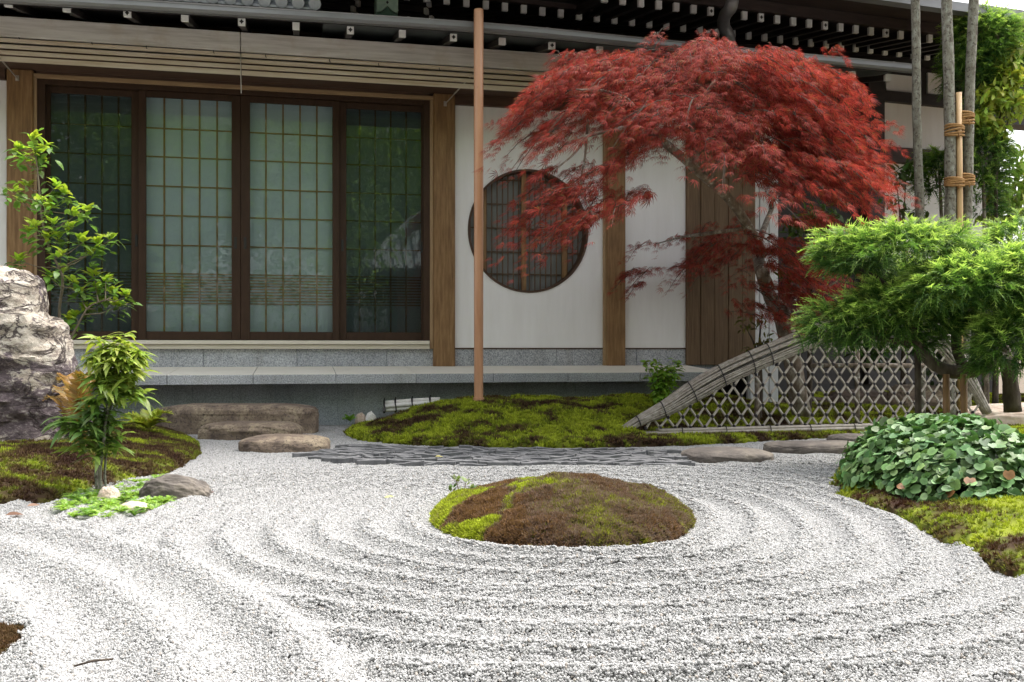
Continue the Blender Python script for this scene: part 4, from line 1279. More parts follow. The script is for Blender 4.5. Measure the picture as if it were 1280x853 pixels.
# ---- arched bamboo fence
YB = 7.3
fence = empty("bamboo_fence", PY(930, 545, YB), "low arched fence of silvered bamboo lattice under a bundled rail", "fence")
apx = [(768, 545), (800, 526), (835, 509), (868, 489), (902, 470), (940, 452.5), (972, 439), (1004, 426), (1040, 412), (1080, 403), (1120, 402), (1160, 412), (1190, 441), (1212, 476), (1234, 516)]
ap = np.array([PY(u, v, YB) for u, v in apx])
ac = spline(ap, 70)
T = norm(np.gradient(ac, axis=0)); Nn = np.stack([-T[:, 2], np.zeros(len(T)), T[:, 0]], 1)
mb = MB()
s_ = np.linspace(0, 1, 70)
thick = .026 + .058 * sm(s_ / .22) * sm((1 - s_) / .22 + .12)
ncane = 34
for q in range(ncane):
    th = 2 * np.pi * (q + .3 * rng.random()) / 22 if q < 22 else rng.random() * 6.28
    rr = 1.0 if q < 22 else .55
    wv = .12 * np.sin(s_ * (7 + 6 * rng.random()) + 6 * rng.random())
    off = Nn * (np.sin(th + wv * .5) * thick * rr)[:, None] + np.array([0, 1, 0]) * (np.cos(th + wv * .5) * .042 * rr)[:, None]
    i0 = 0 if rng.random() < .7 else int(rng.integers(1, 8)); i1 = 70 if rng.random() < .8 else 70 - int(rng.integers(1, 5))
    mb.tube((ac + off)[i0:i1], .0088 * (.8 + .4 * rng.random()), 6)
rail = mb.build("arch_rail", MAT['bamboo'], fence, smooth=True)
for u in (800, 826, 862, 902, 936, 962, 998, 1040, 1080, 1125, 1165, 1200):
    q = np.argmin(np.abs(ac[:, 0] - X(u, YB)))
    th = np.linspace(0, 2 * np.pi, 20)
    P = ac[q] + np.outer(np.sin(th) * (thick[q] + .011), Nn[q]) + np.outer(np.cos(th) * .054, [0, 1, 0]) + np.outer(.008 * np.sin(th + 1), T[q])
    MB().tube(P, .0042, 5).build("arch_binding", MAT['lash'], rail, org=parent_world(fence))
zb = Z(930, 533, YB)
xk, zk = ac[:, 0], ac[:, 2]
def top_at(x): return np.interp(x, xk[:], zk[:], left=-1, right=-1)
fwd, bwd, kn = MB(), MB(), MB()
pitch = .128; sl = 1.32
zpeak = zk.max()
def run(mbb, sgn, y, off):
    for q in range(-30, 60):
        x00 = ac[0][0] + q * pitch + off
        ss = np.linspace(0, 1.2, 240)
        x = x00 + sgn * ss / sl; z = zb + ss
        ok = (z < top_at(x) - .05)
        if ok.sum() < 6: continue
        idx = np.where(ok)[0]
        # first contiguous run
        a_, b2 = idx[0], idx[-1]
        jx = .006 * rng.normal(size=2)
        P = np.array([[x[a_] + jx[0], y, z[a_]], [x[b2] + jx[1], y, z[b2]]])
        d_ = norm(P[1] - P[0]); P[1] += d_ * .03; P[0] -= d_ * .015
        n_ = np.array([-d_[2], 0, d_[0]]) * (.0076 + .002 * rng.random())
        yy = np.array([0, .004, 0])
        V = np.array([P[0] - n_ - yy, P[0] + n_ - yy, P[0] + n_ + yy, P[0] - n_ + yy, P[1] - n_ - yy, P[1] + n_ - yy, P[1] + n_ + yy, P[1] - n_ + yy,
                      P[0] - yy * 1.9, P[1] - yy * 1.9])
        mbb.add(V, [np.array([[0, 8, 9, 4], [8, 1, 5, 9], [1, 2, 6, 5], [2, 3, 7, 6], [3, 0, 4, 7]])])
run(fwd, 1, YB - .010, .0); run(bwd, -1, YB + .002, .0)
fwd.build("lattice_slats", MAT['bamboo_slat'], fence); bwd.build("lattice_slats", MAT['bamboo_slat'], fence)
kpos = []
for q in range(-40, 80):
    for r_ in range(0, 24):
        x = ac[0][0] + q * pitch / 2; z = zb + r_ * pitch / 2 * sl
        if (q + r_) % 2 == 0 and z < top_at(x) - .04 and top_at(x) > 0:
            kpos.append((x, z))
kpos.sort()
kms = []
for s_ in range(5):
    kb = MB().box(-.0105, .0105, -.023, .014, -.014, .014, bev=.004)
    if s_ % 2: kb.tube([[0, -.02, 0], [.01 * (s_ - 2), -.026, -.03]], .0025, 4)
    kms.append(kb.mesh("lattice_knot", MAT['lash']))
for q, (x, z) in enumerate(kpos[:99]):
    o = bpy.data.objects.new("lattice_knot", kms[q % 5]); COL.objects.link(o)
    o.parent = fence; o.location = tuple(np.array([x, YB, z]) - parent_world(fence))
for (x, z) in kpos[99:]:
    kn.box(x - .009, x + .009, YB - .021, YB + .012, z - .013, z + .013, bev=.004)
if kpos[99:]: kn.build("lattice_knots_far", MAT['lash'], fence, kind='stuff')
mb = MB()
xa, xb = X(822, YB), X(1240, YB)
for dz, r_, dy in ((.0, .018, -.03), (.024, .014, -.026), (-.03, .016, -.028), (.0, .018, .03), (.024, .014, .03), (-.03, .016, .028)):
    mb.tube(spline([[xa - .12 * (dz == 0), YB + dy, zb - .045 + dz], [(xa + xb) / 2, YB + dy, zb - .035 + dz], [xb, YB + dy, zb - .03 + dz]], 12), r_, 8)
br = mb.build("base_rail", MAT['bamboo_slat'], fence, smooth=True)
for u in (850, 905, 960, 1010, 1065, 1110, 1160):
    x = X(u, YB); th = np.linspace(0, 2 * np.pi, 16)
    MB().tube(np.stack([x + .004 * np.sin(th), YB + .056 * np.cos(th), zb - .04 + .052 * np.sin(th)], 1), .004, 5).build("base_binding", MAT['lash'], br, org=parent_world(fence))
for u in (945, 1070):
    MB().tube([[X(u, YB + .12), YB + .1, 0], [X(u, YB + .12), YB + .1, min(Z(u, 428 if u > 1000 else 470, YB + .1), 1)]], .022, 8).build("fence_post", MAT['bark_maple'], fence, smooth=True)
z_ = Z(1060, 457, YB + .07)
MB().tube([[X(1020, YB), YB + .07, z_], [X(1170, YB), YB + .07, z_ - .005]], .02, 8).build("back_rail", MAT['bark_maple'], fence, smooth=True)

# ================================================================ plants
def lobed_leaf():
    """finely cut maple leaf: seven thin drooping lobes"""
    V, Fs = [], []
    for a, ln in ((-66, .55), (-44, .78), (-22, .94), (0, 1.0), (22, .94), (44, .78), (66, .55)):
        a = math.radians(a)
        d_ = np.array([math.sin(a), math.cos(a), 0]); s_ = np.array([d_[1], -d_[0], 0])
        k = len(V)
        V += [np.zeros(3), d_ * ln * .45 + s_ * .033 + [0, 0, -.05 * ln], d_ * ln + [0, 0, -.26 * ln], d_ * ln * .45 - s_ * .033 + [0, 0, -.05 * ln]]
        Fs.append([k, k + 1, k + 2, k + 3])
    return np.array(V), [np.array(Fs)]
def long_leaf(wid, droop, n=4, fold=.12):
    """lance shaped blade with a folded midrib"""
    V, Fs = [], []
    for q in range(n + 1):
        y = q / n
        wd = wid * math.sin(math.pi * min(1, .06 + .94 * y) ** .8) if 0 < q < n else (0.02 if q == 0 else 0)
        z = -droop * y * y
        V += [[-wd, y, z + fold * wd], [0, y, z], [wd, y, z + fold * wd]]
    for q in range(n):
        a = 3 * q
        Fs += [[a, a + 1, a + 4, a + 3], [a + 1, a + 2, a + 5, a + 4]]
    return np.array(V), [np.array(Fs)]
def round_leaf():
    n = 14
    V = [[0, .12, -.12]]
    for q in range(n):
        a = 2 * np.pi * q / n
        r_ = 1 - .42 * math.exp(-((min(q, n - q)) / .8) ** 2) + .05 * math.sin(5 * a)
        V.append([math.sin(a) * r_, .1 - math.cos(a) * r_, -.10 + .17 * abs(math.sin(a)) - .12 * (1 + math.cos(a + math.pi)) / 2])
    return np.array(V), [np.array([[0, 1 + q, 1 + (q + 1) % n] for q in range(n)])]
def cols(base, n, var=.25, hue=.12):
    c = np.array(base)[None] * (1 + var * (rng.random((n, 1)) * 2 - 1))
    return np.clip(c * (1 + hue * (rng.random((n, 3)) * 2 - 1)), 0, 1)

# ---- red maple
YM = 7.25
def pxp(pts, Y0):
    return np.array([PY(u, v, y) for (u, v), y in zip(pts, Y0)])
base = PY(1004, 470, 7.95); base[2] = .06
maple = empty("red_maple", base, "red laceleaf maple with a bent mottled trunk behind the bamboo fence", "tree")
tr = np.concatenate([[base], pxp([(985, 422), (966, 380), (954, 345), (945, 312), (936, 285), (922, 262), (903, 240), (885, 226), (868, 208), (850, 195), (832, 180)], [7.93, 9.5, 7.86, 9.4, 7.72, 7.65, 7.55, 7.5, 7.45, 7.4, 7.35])])
mb = MB().tube(spline(tr, 40), np.linspace(.085, .034, 40), 12, jit=.18)
def branch(pts, Ys, r0, r1, n=16):
    mb.tube(spline(pxp(pts, Ys), n), np.linspace(r0, r1, n), 8, jit=.15)
branch([(868, 208), (872, 185), (866, 160), (874, 130), (895, 100)], [7.45, 7.4, 7.3, 7.2, 7.1], .034, .012)
branch([(832, 180), (822, 165), (800, 158), (770, 162), (735, 170), (705, 180)], [7.35, 7.25, 7.1, 7.0, 6.9, 6.8], .026, .008)
branch([(800, 158), (790, 130), (760, 115), (720, 112)], [7.1, 7.0, 6.9, 6.8], .018, .006)
branch([(735, 170), (715, 195), (690, 215)], [6.9, 6.8, 6.75], .012, .005)
branch([(735, 150), (732, 190), (728, 240), (738, 262)], [7.0, 6.95, 6.9, 6.9], .012, .004)
branch([(945, 312), (965, 260), (990, 210), (1020, 160), (1045, 130)], [7.8, 9.3, 7.4, 7.3, 7.3], .034, .010)
branch([(990, 210), (1030, 215), (1070, 225)], [7.4, 7.2, 7.1], .018, .006)
branch([(885, 226), (905, 190), (935, 150), (950, 100)], [7.5, 7.4, 7.3, 7.3], .028, .008)
branch([(972, 372), (1000, 364), (1030, 362), (1050, 350)], [7.9, 9.4, 7.7, 7.6], .022, .008)
branch([(936, 285), (900, 290), (860, 295), (820, 305)], [7.72, 7.75, 9.4, 7.8], .018, .005)
mb.build("trunk", MAT['bark_maple'], maple, smooth=True)
LT = lobed_leaf()
mb = MB(); tw = MB()
def maple_pad(c, R_, n, outx, tiltamt, fine=1.0):
    """one flat drooping layer of leaves, thinning and hanging towards its outer edge"""
    rr = R_ * np.sqrt(rng.random(n)); th = rng.random(n) * 2 * np.pi
    o = np.array([outx, -.30]); o /= np.linalg.norm(o) + 1e-6
    along_, across = 1.35 * rr * np.cos(th), .75 * rr * np.sin(th)
    lx, ly = along_ * o[0] - across * o[1], along_ * o[1] + across * o[0]
    z = -.25 * rr * rr / R_ - tiltamt * along_ - .45 * np.clip(along_, 0, 1) ** 2 / R_ + .016 * rng.normal(size=n)
    pos = c + np.stack([lx, ly, z], 1)
    d_ = np.stack([lx, ly, np.zeros(n)], 1) / R_ * .35 + np.array([o[0], o[1] * .5, 0]) * .95 + .28 * rng.normal(size=(n, 3))
    d_[:, 2] = -.22 - .28 * rr / R_ + .16 * rng.normal(size=n)
    nn = np.array([0, 0, 1.]) + .35 * rng.normal(size=(n, 3))
    scatter(mb, LT[0], LT[1], pos, frames(d_, nn), fine * (.056 + .05 * rng.random(n)))
    for q in range(4):
        k = rng.integers(0, n)
        tw.tube([c + [0, 0, -.02], (c + pos[k]) / 2 + [0, 0, .01], pos[k]], [.004, .003, .0015], 4, cap=False)
crown = np.array([(634, 150), (652, 120), (676, 92), (700, 72), (740, 66), (780, 66), (815, 58), (850, 46), (886, 40), (905, 50), (935, 66), (962, 56), (1000, 60), (1038, 66), (1062, 96), (1080, 140), (1090, 185), (1100, 222), (1094, 254), (1062, 274), (1030, 284), (1005, 288), (985, 280), (965, 245), (935, 205), (880, 178), (845, 190), (822, 232), (795, 262), (760, 285), (715, 284), (684, 284), (660, 280), (640, 262), (650, 232), (672, 205), (696, 185), (668, 172)], float)
XC = PY(890, 150, YM)[0]
TRX = np.concatenate([np.linspace(832, 868, 9), np.linspace(868, 922, 9), np.linspace(922, 936, 5)]); TRY = np.concatenate([np.linspace(180, 208, 9), np.linspace(208, 262, 9), np.linspace(262, 285, 5)])
cnt = 0
while cnt < 360:
    u, v = 612 + rng.random() * 500, 38 + rng.random() * 265
    if not inside(crown, np.array([u]), np.array([v]))[0]: continue
    if 705 < u < 770 and 150 < v < 205 and rng.random() < .82: continue      # the see-through gap over the white wall
    if u < 800 and v > 185 and rng.random() < .55: continue
    if u > 960 and v > 215 and rng.random() < .55: continue
    if 800 < u < 850 and 190 < v < 260 and rng.random() < .8: continue
    wd = math.sqrt(max(.05, 1 - ((u - 870) / 275) ** 2))
    y = YM - .1 + .72 * wd * (rng.random() * 2 - 1)
    if 165 < v < 275 and y < 7.6 and np.min(np.hypot(u - TRX, v - TRY)) < 24: continue      # the bent trunk stays in view
    # upper rim pads sit in the middle, low ones nearer the viewer
    y += -.22 * (v - 150) / 130
    y = max(y, 6.35)
    c = PY(u, v, y)
    out = (c[0] - XC) / 1.5
    maple_pad(c + [0, 0, -.015], .12 + .14 * rng.random(), int(38 + 32 * rng.random()), out, .25 + .35 * abs(out))
    cnt += 1
for poly_, n_, ya, yb, nl in (([(775, 300), (800, 282), (850, 268), (900, 262), (950, 272), (975, 300), (960, 330), (900, 350), (850, 345), (815, 350), (790, 368), (778, 350)], 26, 9.3, 9.8, 52),
                              ([(955, 290), (1000, 290), (1040, 295), (1045, 380), (1000, 400), (975, 395), (950, 400), (935, 370), (945, 330)], 34, 7.3, 8.1, 60),
                              ([(880, 300), (950, 300), (960, 380), (930, 400), (890, 340)], 7, 7.5, 8.0, 40)):
    poly_ = np.array(poly_, float); k = 0
    while k < n_:
        u, v = poly_.min(0) + rng.random(2) * (poly_.max(0) - poly_.min(0))
        if not inside(poly_, np.array([u]), np.array([v]))[0]: continue
        if abs(u - np.interp(v, [290, 345, 425], [937, 953, 985])) < 13 and rng.random() < .75: continue
        c = PY(u, v, ya + rng.random() * (yb - ya))
        maple_pad(c, .12 + .12 * rng.random(), nl, -.8 if u < 930 else .4, .35, .9)
        k += 1
for u, v in ((814, 45), (822, 40), (886, 38), (1040, 62), (700, 66), (716, 64), (1098, 205), (1112, 178), (1108, 152), (626, 150), (634, 166), (640, 285), (668, 292)):
    c = PY(u, v, YM + .05)
    maple_pad(c, .10, 22, (c[0] - XC) / 1.5, .2, .8)
mb.build("crown", MAT['maple'], maple)
tw.build("twigs", MAT['bark_dark'], maple)

# ---- cedar trained in cloud layers
def spray_template(seed):
    r = np.random.default_rng(seed)
    V, Fs, tc = [], [], []
    n = 7
    for q in range(n):
        y0 = q / n
        z0 = .22 * math.sin(y0 * 2.2) - .42 * y0 ** 2.2
        for sgn in (-1, 1):
            a = math.radians(34 + 10 * r.random()); ln = (.40 - .22 * y0) * (.8 + .4 * r.random())
            b0 = np.array([0, y0, z0]); tp = b0 + np.array([sgn * math.sin(a) * ln, math.cos(a) * ln, -.12 * ln + .1 * r.normal() * ln])
            k = len(V); w_ = .035
            V += [b0 + [0, -w_, 0], b0 + [0, w_, .01], tp]
            Fs.append([k, k + 1, k + 2])
            f0 = y0; f1 = min(1, y0 + .3)
            tc += [[f0] * 3, [f0] * 3, [f1] * 3]
    k = len(V)
    for y0 in (0, .5, 1.0):
        z0 = .22 * math.sin(y0 * 2.2) - .42 * y0 ** 2.2
        w_ = .04 * (1.1 - y0)
        V += [[-w_, y0, z0 + .01], [w_, y0, z0 + .01]]; tc += [[y0] * 3] * 2
    Fq = [[k, k + 1, k + 3, k + 2], [k + 2, k + 3, k + 5, k + 4]]
    return np.array(V), [np.array(Fs), np.array(Fq)], np.array(tc)
ST = [spray_template(s_) for s_ in range(4)]
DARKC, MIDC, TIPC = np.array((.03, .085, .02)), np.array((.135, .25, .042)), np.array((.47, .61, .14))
def cedar_sprays(mb, pos, d_, nn, size, fresh_light):
    w_ = rng.integers(0, 4, len(pos))
    for s_ in range(4):
        m_ = w_ == s_
        if not m_.any(): continue
        N = int(m_.sum())
        tv, tf, tc = ST[s_]
        f = tc[:, 0][None] * fresh_light[m_][:, None]
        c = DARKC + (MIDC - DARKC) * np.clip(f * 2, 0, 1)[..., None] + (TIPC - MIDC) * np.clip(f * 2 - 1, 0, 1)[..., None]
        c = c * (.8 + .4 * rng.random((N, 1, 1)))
        n = len(tv)
        V = np.einsum('nij,nkj->nki', frames(d_[m_], nn[m_]), tv[None] * size[m_][:, None, None]) + pos[m_][:, None]
        off = (np.arange(N) * n)[:, None, None]
        mb.add(V.reshape(-1, 3), [(np.asarray(q)[None] + off).reshape(-1, np.asarray(q).shape[1]) for q in tf], c.reshape(-1, 3))
RT, FW = np.array([CA, -SA, 0]), np.array([SA, CA, 0])
def cedar_pad(mb, u, v, ru, rv, t, n, size=(.07, .12), fr=1.0, dep=.75):
    c = PT(u, v, t); a, b_ = ru * t / F, rv * t / F
    q = rand_unit(int(n * 1.6)); q = q[q[:, 2] > -.55][:n]
    lump = .62 + .74 * fbm(q * 2.8 + u, int(u), 3)
    shell = np.where(rng.random(len(q)) < .3, .6 + .3 * rng.random(len(q)), .95 + .08 * rng.random(len(q)))
    loc = (q[:, :1] * RT * a + q[:, 1:2] * FW * a * dep + q[:, 2:] * np.array([0, 0, 1.]) * b_) * (lump * shell)[:, None]
    out = norm(q[:, :1] * RT + q[:, 1:2] * FW + q[:, 2:] * np.array([0, 0, .8]))
    hor = out.copy(); hor[:, 2] = 0
    d_ = norm(out * .5 + norm(hor) * .6 + np.array([0, 0, .08]) * (q[:, 2:] > -.1) + .4 * rng.normal(size=q.shape))
    nn = norm(np.array([0, 0, 1.]) + .5 * out + .3 * rng.normal(size=q.shape))
    fresh_light = np.clip(.40 + .72 * q[:, 2] + .22 * rng.normal(size=len(q)) + (.25 * (shell > .9)), .08, 1) * fr  # new growth at tips; pad tops painted sunlit, undersides and cores painted shaded
    cedar_sprays(mb, c + loc, d_, nn, size[0] + (size[1] - size[0]) * rng.random(len(q)), fresh_light)
tb = PT(1266, 503, 5.7); tb[2] = .15
cedar = empty("cloud_pruned_cedar", tb, "bright green cedar trained into layered pads over the bamboo fence", "tree")
mb = MB()
def limb(pts, ts, r0, r1, n=20):
    P = spline(np.array([PT(u, v, t) for (u, v), t in zip(pts, ts)]), n)
    mb.tube(P, np.linspace(r0, r1, n), 10, jit=.2)
limb([(1266, 515), (1263, 480), (1258, 450), (1244, 425), (1222, 408), (1200, 395), (1170, 385)], [5.7] * 7, .05, .034)
limb([(1258, 450), (1240, 450), (1222, 460), (1200, 466), (1180, 462), (1162, 452), (1150, 430), (1140, 395), (1120, 350)], [5.7, 5.65, 5.6, 5.6, 5.6, 5.6, 5.62, 5.65, 5.7], .052, .02)
limb([(1150, 430), (1110, 425), (1070, 418)], [5.62, 5.6, 5.6], .024, .01)
limb([(1200, 395), (1195, 430), (1205, 462)], [5.7, 5.65, 5.62], .03, .03)
limb([(1140, 395), (1100, 350), (1060, 330)], [5.65, 5.7, 5.75], .02, .008)
limb([(1244, 425), (1262, 400), (1270, 370)], [5.7, 5.6, 5.5], .03, .01)
mb.build("trunk", MAT['bark_dark'], cedar, smooth=True)
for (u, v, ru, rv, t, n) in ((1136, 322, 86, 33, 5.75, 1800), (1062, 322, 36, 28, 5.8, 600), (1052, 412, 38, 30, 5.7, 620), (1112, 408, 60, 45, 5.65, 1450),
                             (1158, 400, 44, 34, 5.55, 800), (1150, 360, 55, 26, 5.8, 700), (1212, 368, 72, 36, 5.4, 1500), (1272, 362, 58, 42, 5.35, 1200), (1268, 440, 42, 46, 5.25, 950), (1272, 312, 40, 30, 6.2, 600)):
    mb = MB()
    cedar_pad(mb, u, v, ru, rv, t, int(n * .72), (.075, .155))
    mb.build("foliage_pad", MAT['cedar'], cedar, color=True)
# hanging tips below the pads
for (u, v, h_, t, lab) in ((1147, 512, 440, 5.65, "dark weathered support stake under the left half of the cedar"), (1182.5, 508, 468, 5.55, "brown support stake under the bend of the cedar limb, left of its pair"), (1204.5, 506, 468, 5.5, "brown support stake under the bend of the cedar limb, right of its pair")):
    p = PT(u, v, t); q = PT(u, h_, t); p[2] = .1
    MB().tube(np.array([p, (p + q) / 2 + [.004, 0, 0], q]), [.021, .02, .019], 10, jit=.1).build("support_stake", MAT['bark_dark'] if u < 1160 else MAT['wood'], smooth=True, org=(p[0], p[1], .1), label=lab, cat="stake", group="stakes under the cedar")

# ---- round leaved ground cover on the right bank
C = PT(1197, 437, 4.70); C[2] = .03
A1, A2, A3 = .49, .74, .345
mb = MB()
N = 4600
q = rand_unit(N * 3); q = q[q[:, 2] > -.02][:N]
lump = .86 + .28 * fbm(q * 2.2 + 4, 5, 3)
sh = np.where(rng.random(len(q)) < .35, .9, 1.0) + .03 * rng.normal(size=len(q))
loc = (q[:, :1] * RT * A1 + q[:, 1:2] * FW * A2 + q[:, 2:] * np.array([0, 0, A3])) * (lump * sh)[:, None]
out = norm(q[:, :1] * RT / A1 + q[:, 1:2] * FW / A2 + q[:, 2:] * np.array([0, 0, 1.]) / A3)
nn = norm(out + np.array([0, 0, .45]) + .2 * rng.normal(size=q.shape))
dd = norm(out * .6 + np.array([0, 0, -.8]) + .5 * rng.normal(size=q.shape))
RL = round_leaf()
cc = cols((.085, .165, .052), len(q), .38, .14)
cc = np.where((rng.random(len(q)) < .22)[:, None], cols((.16, .27, .095), len(q), .22), cc)
cc = np.where((rng.random(len(q)) < .004)[:, None], cols((.22, .12, .05), len(q), .2), cc)
scatter(mb, RL[0], RL[1], C + loc, frames(dd, nn), .016 + .0125 * rng.random(len(q)), cc, np.concatenate([[[.72] * 3], [[1.1 + .12 * (k % 2)] * 3 for k in range(14)]]))
iv, if_ = ico_sub(3)
kp = iv.copy(); 
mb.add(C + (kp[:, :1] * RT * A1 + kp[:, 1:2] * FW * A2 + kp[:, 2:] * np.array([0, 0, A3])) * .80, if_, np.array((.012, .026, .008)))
mb.build("round_leaf_cover", MAT['ginger'], color=True, smooth=True, org=(C[0], C[1], 0), label="dome of overlapping round green leaves on the right moss bank", cat="ground cover", kind='stuff')

# ---- sapling behind the boulder
def whorl(mb, c, n, ln, wid, up, droop, col, spread=1.0, jit=.012, var=.2):
    th = rng.random(n) * 2 * np.pi
    d_ = np.stack([np.cos(th) * spread, np.sin(th) * spread, up + .3 * rng.normal(size=n)], 1)
    nn = np.stack([-np.cos(th) * up, -np.sin(th) * up, np.full(n, spread)], 1) + .25 * rng.normal(size=(n, 3))
    T_ = long_leaf(wid, droop)
    scatter(mb, T_[0], T_[1], c + jit * rng.normal(size=(n, 3)), frames(d_, nn), ln * (.7 + .5 * rng.random(n)), cols(col, n, var))
TS = 6.95
sb = PT(92, 437, TS); sb[2] = .08
sap = empty("evergreen_sapling", sb, "slender sapling with lime green leaf tips beside the tall boulder", "sapling")
stem = np.concatenate([[sb], np.array([PT(u, v, TS) for u, v in ((80, 440), (74, 390), (78, 345), (62, 312), (52, 270), (48, 225), (44, 188))])])
sp_ = spline(stem, 30)
mb = MB().tube(sp_, np.linspace(.016, .005, 30), 7, jit=.2)
st2 = spline(np.array([PT(u, v, TS - .1) for u, v in ((80, 440), (98, 405), (110, 385), (140, 372))]), 12)
mb.tube(st2, np.linspace(.009, .004, 12), 6)
lf = MB()
for (u, v) in ((22, 187), (40, 176), (58, 186), (30, 200), (50, 204), (46, 192), (16, 240), (34, 232), (68, 235), (82, 244), (28, 254), (52, 252), (62, 263), (44, 284), (66, 280), (94, 270), (108, 264), (88, 286), (72, 298), (104, 303), (122, 306), (138, 300), (112, 318), (58, 302), (38, 291), (62, 346), (78, 341), (92, 354), (118, 345), (132, 352), (120, 362), (100, 366), (140, 368), (156, 372), (126, 380), (108, 388), (148, 384), (96, 398), (86, 402), (22, 326), (76, 322)):
    c = PT(u, v, TS + .12 * rng.normal())
    both = np.concatenate([sp_, st2])
    low = both[both[:, 2] < c[2] - .02]
    k = np.argmin(np.linalg.norm(low - c, axis=1))
    j = low[k]
    mb.tube(np.array([j, (j + c) / 2 + [0, 0, -.02], c]), [.005, .004, .0025], 5, cap=False)
    whorl(lf, c + [0, 0, .01], 11, .076, .24, .8, .25, (.38, .50, .06), .9, .012)
    whorl(lf, c + [0, 0, -.025], 12, .078, .27, .0, .35, (.14, .25, .05), 1.0, .036, .4)
mb.build("stem", MAT['twig'], sap, smooth=True)
lf.build("leaves", MAT['leafattr'], sap, color=True, smooth=True)

# ---- two tiered shrub in the left moss
sb = G(127, 612, .08)
shr = empty("tiered_shrub", sb, "small shrub with two tiers of drooping lance leaves in the left moss bank", "shrub")
mb = MB()
TT = 4.72
for o, k in ((0, 0), (-5, 1), (6, 2)):
    P = np.array([PT(u + o * f, v, TT + .03 * k) for (u, v), f in zip(((127, 620), (125, 590), (129, 560), (133, 520), (140, 490), (146, 465)), (1, 1, .8, .6, .5, .4))])
    mb.tube(spline(P, 14), np.linspace(.0105 - .002 * k, .005, 14), 7, jit=.2)
mb.build("stem", MAT['bark_grey'], shr, smooth=True)
lf = MB()
def tier(u, v, ru, rv, n, colr, ln, droop):
    c0 = PT(u, v, TT); a, b_ = ru * TT / F, rv * TT / F
    for _ in range(n):
        q = rand_unit(1)[0]
        c = c0 + (RT * q[0] * a + FW * q[1] * a * .8 + np.array([0, 0, q[2] * b_])) * (.3 + .55 * rng.random())
        whorl(lf, c, 9, ln, .15, .35, droop, colr, 1.0, .012)
tier(146, 448, 44, 40, 60, (.27, .34, .065), .09, .7)
tier(148, 485, 50, 28, 26, (.21, .30, .06), .092, .7)
tier(114, 530, 44, 32, 28, (.13, .22, .055), .10, .6)
tier(120, 555, 38, 18, 12, (.18, .26, .055), .10, .6)
lf.build("leaves", MAT['leafattr'], shr, color=True, smooth=True)

# ---- ferns
def fern(mb, base, nfr, ln, col, pitch=.75, width=.28, npin=16, spread=1.0, az0=None):
    for q in range(nfr):
        az = rng.random() * 2 * np.pi if az0 is None else az0 + spread * rng.normal()
        L = ln * (.7 + .5 * rng.random())
        el = pitch * (.7 + .5 * rng.random())
        s = np.linspace(0, 1, npin)
        hor = L * (s * math.cos(el) + .12 * s * s); ver = L * (s * math.sin(el) - .55 * s * s * math.sin(el) - .1 * s * s)
        hd = np.array([math.cos(az), math.sin(az), 0])
        P = base + np.outer(hor, hd) + np.outer(ver, [0, 0, 1.])
        mb.tube(P[::3], .0018, 4, cap=False, col=np.array(col) * .7)
        Tn = norm(np.gradient(P, axis=0)); sd = norm(np.cross(Tn, [0, 0, 1.]))
        T_ = long_leaf(.17, .25, 3)
        for sg in (-1, 1):
            d_ = sd * sg + Tn * .55 + .1 * rng.normal(size=P.shape)
            sz = L * width * np.sin(np.pi * np.clip(.12 + .86 * s, 0, 1)) ** .8 + .004
            scatter(mb, T_[0], T_[1], P[1:], frames(d_[1:], np.cross(d_[1:], Tn[1:]) * -sg), sz[1:], cols(col, npin - 1, .25))
b0 = PT(185, 527, 7.25); b0[2] = .07
b0[2] = .12; mb = MB(); fern(mb, b0, 20, .30, (.33, .38, .055), .95, .22, 20)
mb.build("fern", MAT['leafattr'], color=True, org=b0, label="yellow green fern between the left shrub and the largest step stone", cat="fern")
b0 = PT(100, 540, 5.6); b0[2] = .12
mb = MB(); fern(mb, b0, 7, 1.0, (.27, .16, .04), 1.5, .065, 34)
mb.build("fern", MAT['leafattr'], color=True, org=b0, label="orange brown fern standing between the boulder and the two tiered shrub", cat="fern")
mb = MB()
fpoly = gpoly([(78, 630), (100, 612), (150, 600), (205, 588), (218, 598), (176, 610), (216, 624), (214, 632), (160, 637), (112, 647), (84, 641)], .03)
k = 0
while k < 95:
    u, v = 76 + rng.random() * 144, 586 + rng.random() * 62
    b0 = G(u, v, .012)
    if not inside(fpoly, b0[:1], b0[1:2])[0]: continue
    k += 1
    fern(mb, b0 + [0, 0, -.015], 11, .065 + .03 * rng.random(), (.25, .40, .06) if rng.random() < .7 else (.17, .31, .055), 1.05, .14, 12)
c0 = G(140, 622)
mb.build("fern_carpet", MAT['leafattr'], color=True, org=(c0[0], c0[1], 0), label="carpet of feathery lime green ferns at the edge of the left moss bank", cat="ferns", kind='stuff')

# ---- small plants
p = PY(823, 500, 8.35); p[2] = .16
shs = empty("leafy_seedling", p, "knee high bright green shrub in the rear moss below the ledge", "shrub")
mb, lf = MB(), MB()
for q in range(16):
    a = rng.random() * 6.28; L = .26 + .22 * rng.random(); r_ = .17 * rng.random() + .02
    P = np.array([p, p + [r_ * .3 * math.cos(a), r_ * .3 * math.sin(a), L * .5], p + [r_ * math.cos(a), r_ * math.sin(a), L]])
    P = spline(P, 8); mb.tube(P, np.linspace(.005, .002, 8), 5, cap=False)
    for k in range(2, 8): whorl(lf, P[k], 7, .07, .27, .1, .4, (.28, .46, .07), 1.0, .018, .3)
mb.build("stem", MAT['twig'], shs, smooth=True); lf.build("leaves", MAT['leafattr'], shs, color=True, smooth=True)
p = G(577, 632, .09); p = PT(577, 628, 4.45)
sd_ = empty("azalea_seedling", p, "little broad leaved seedling at the left end of the moss island", "seedling")
mb, lf = MB(), MB()
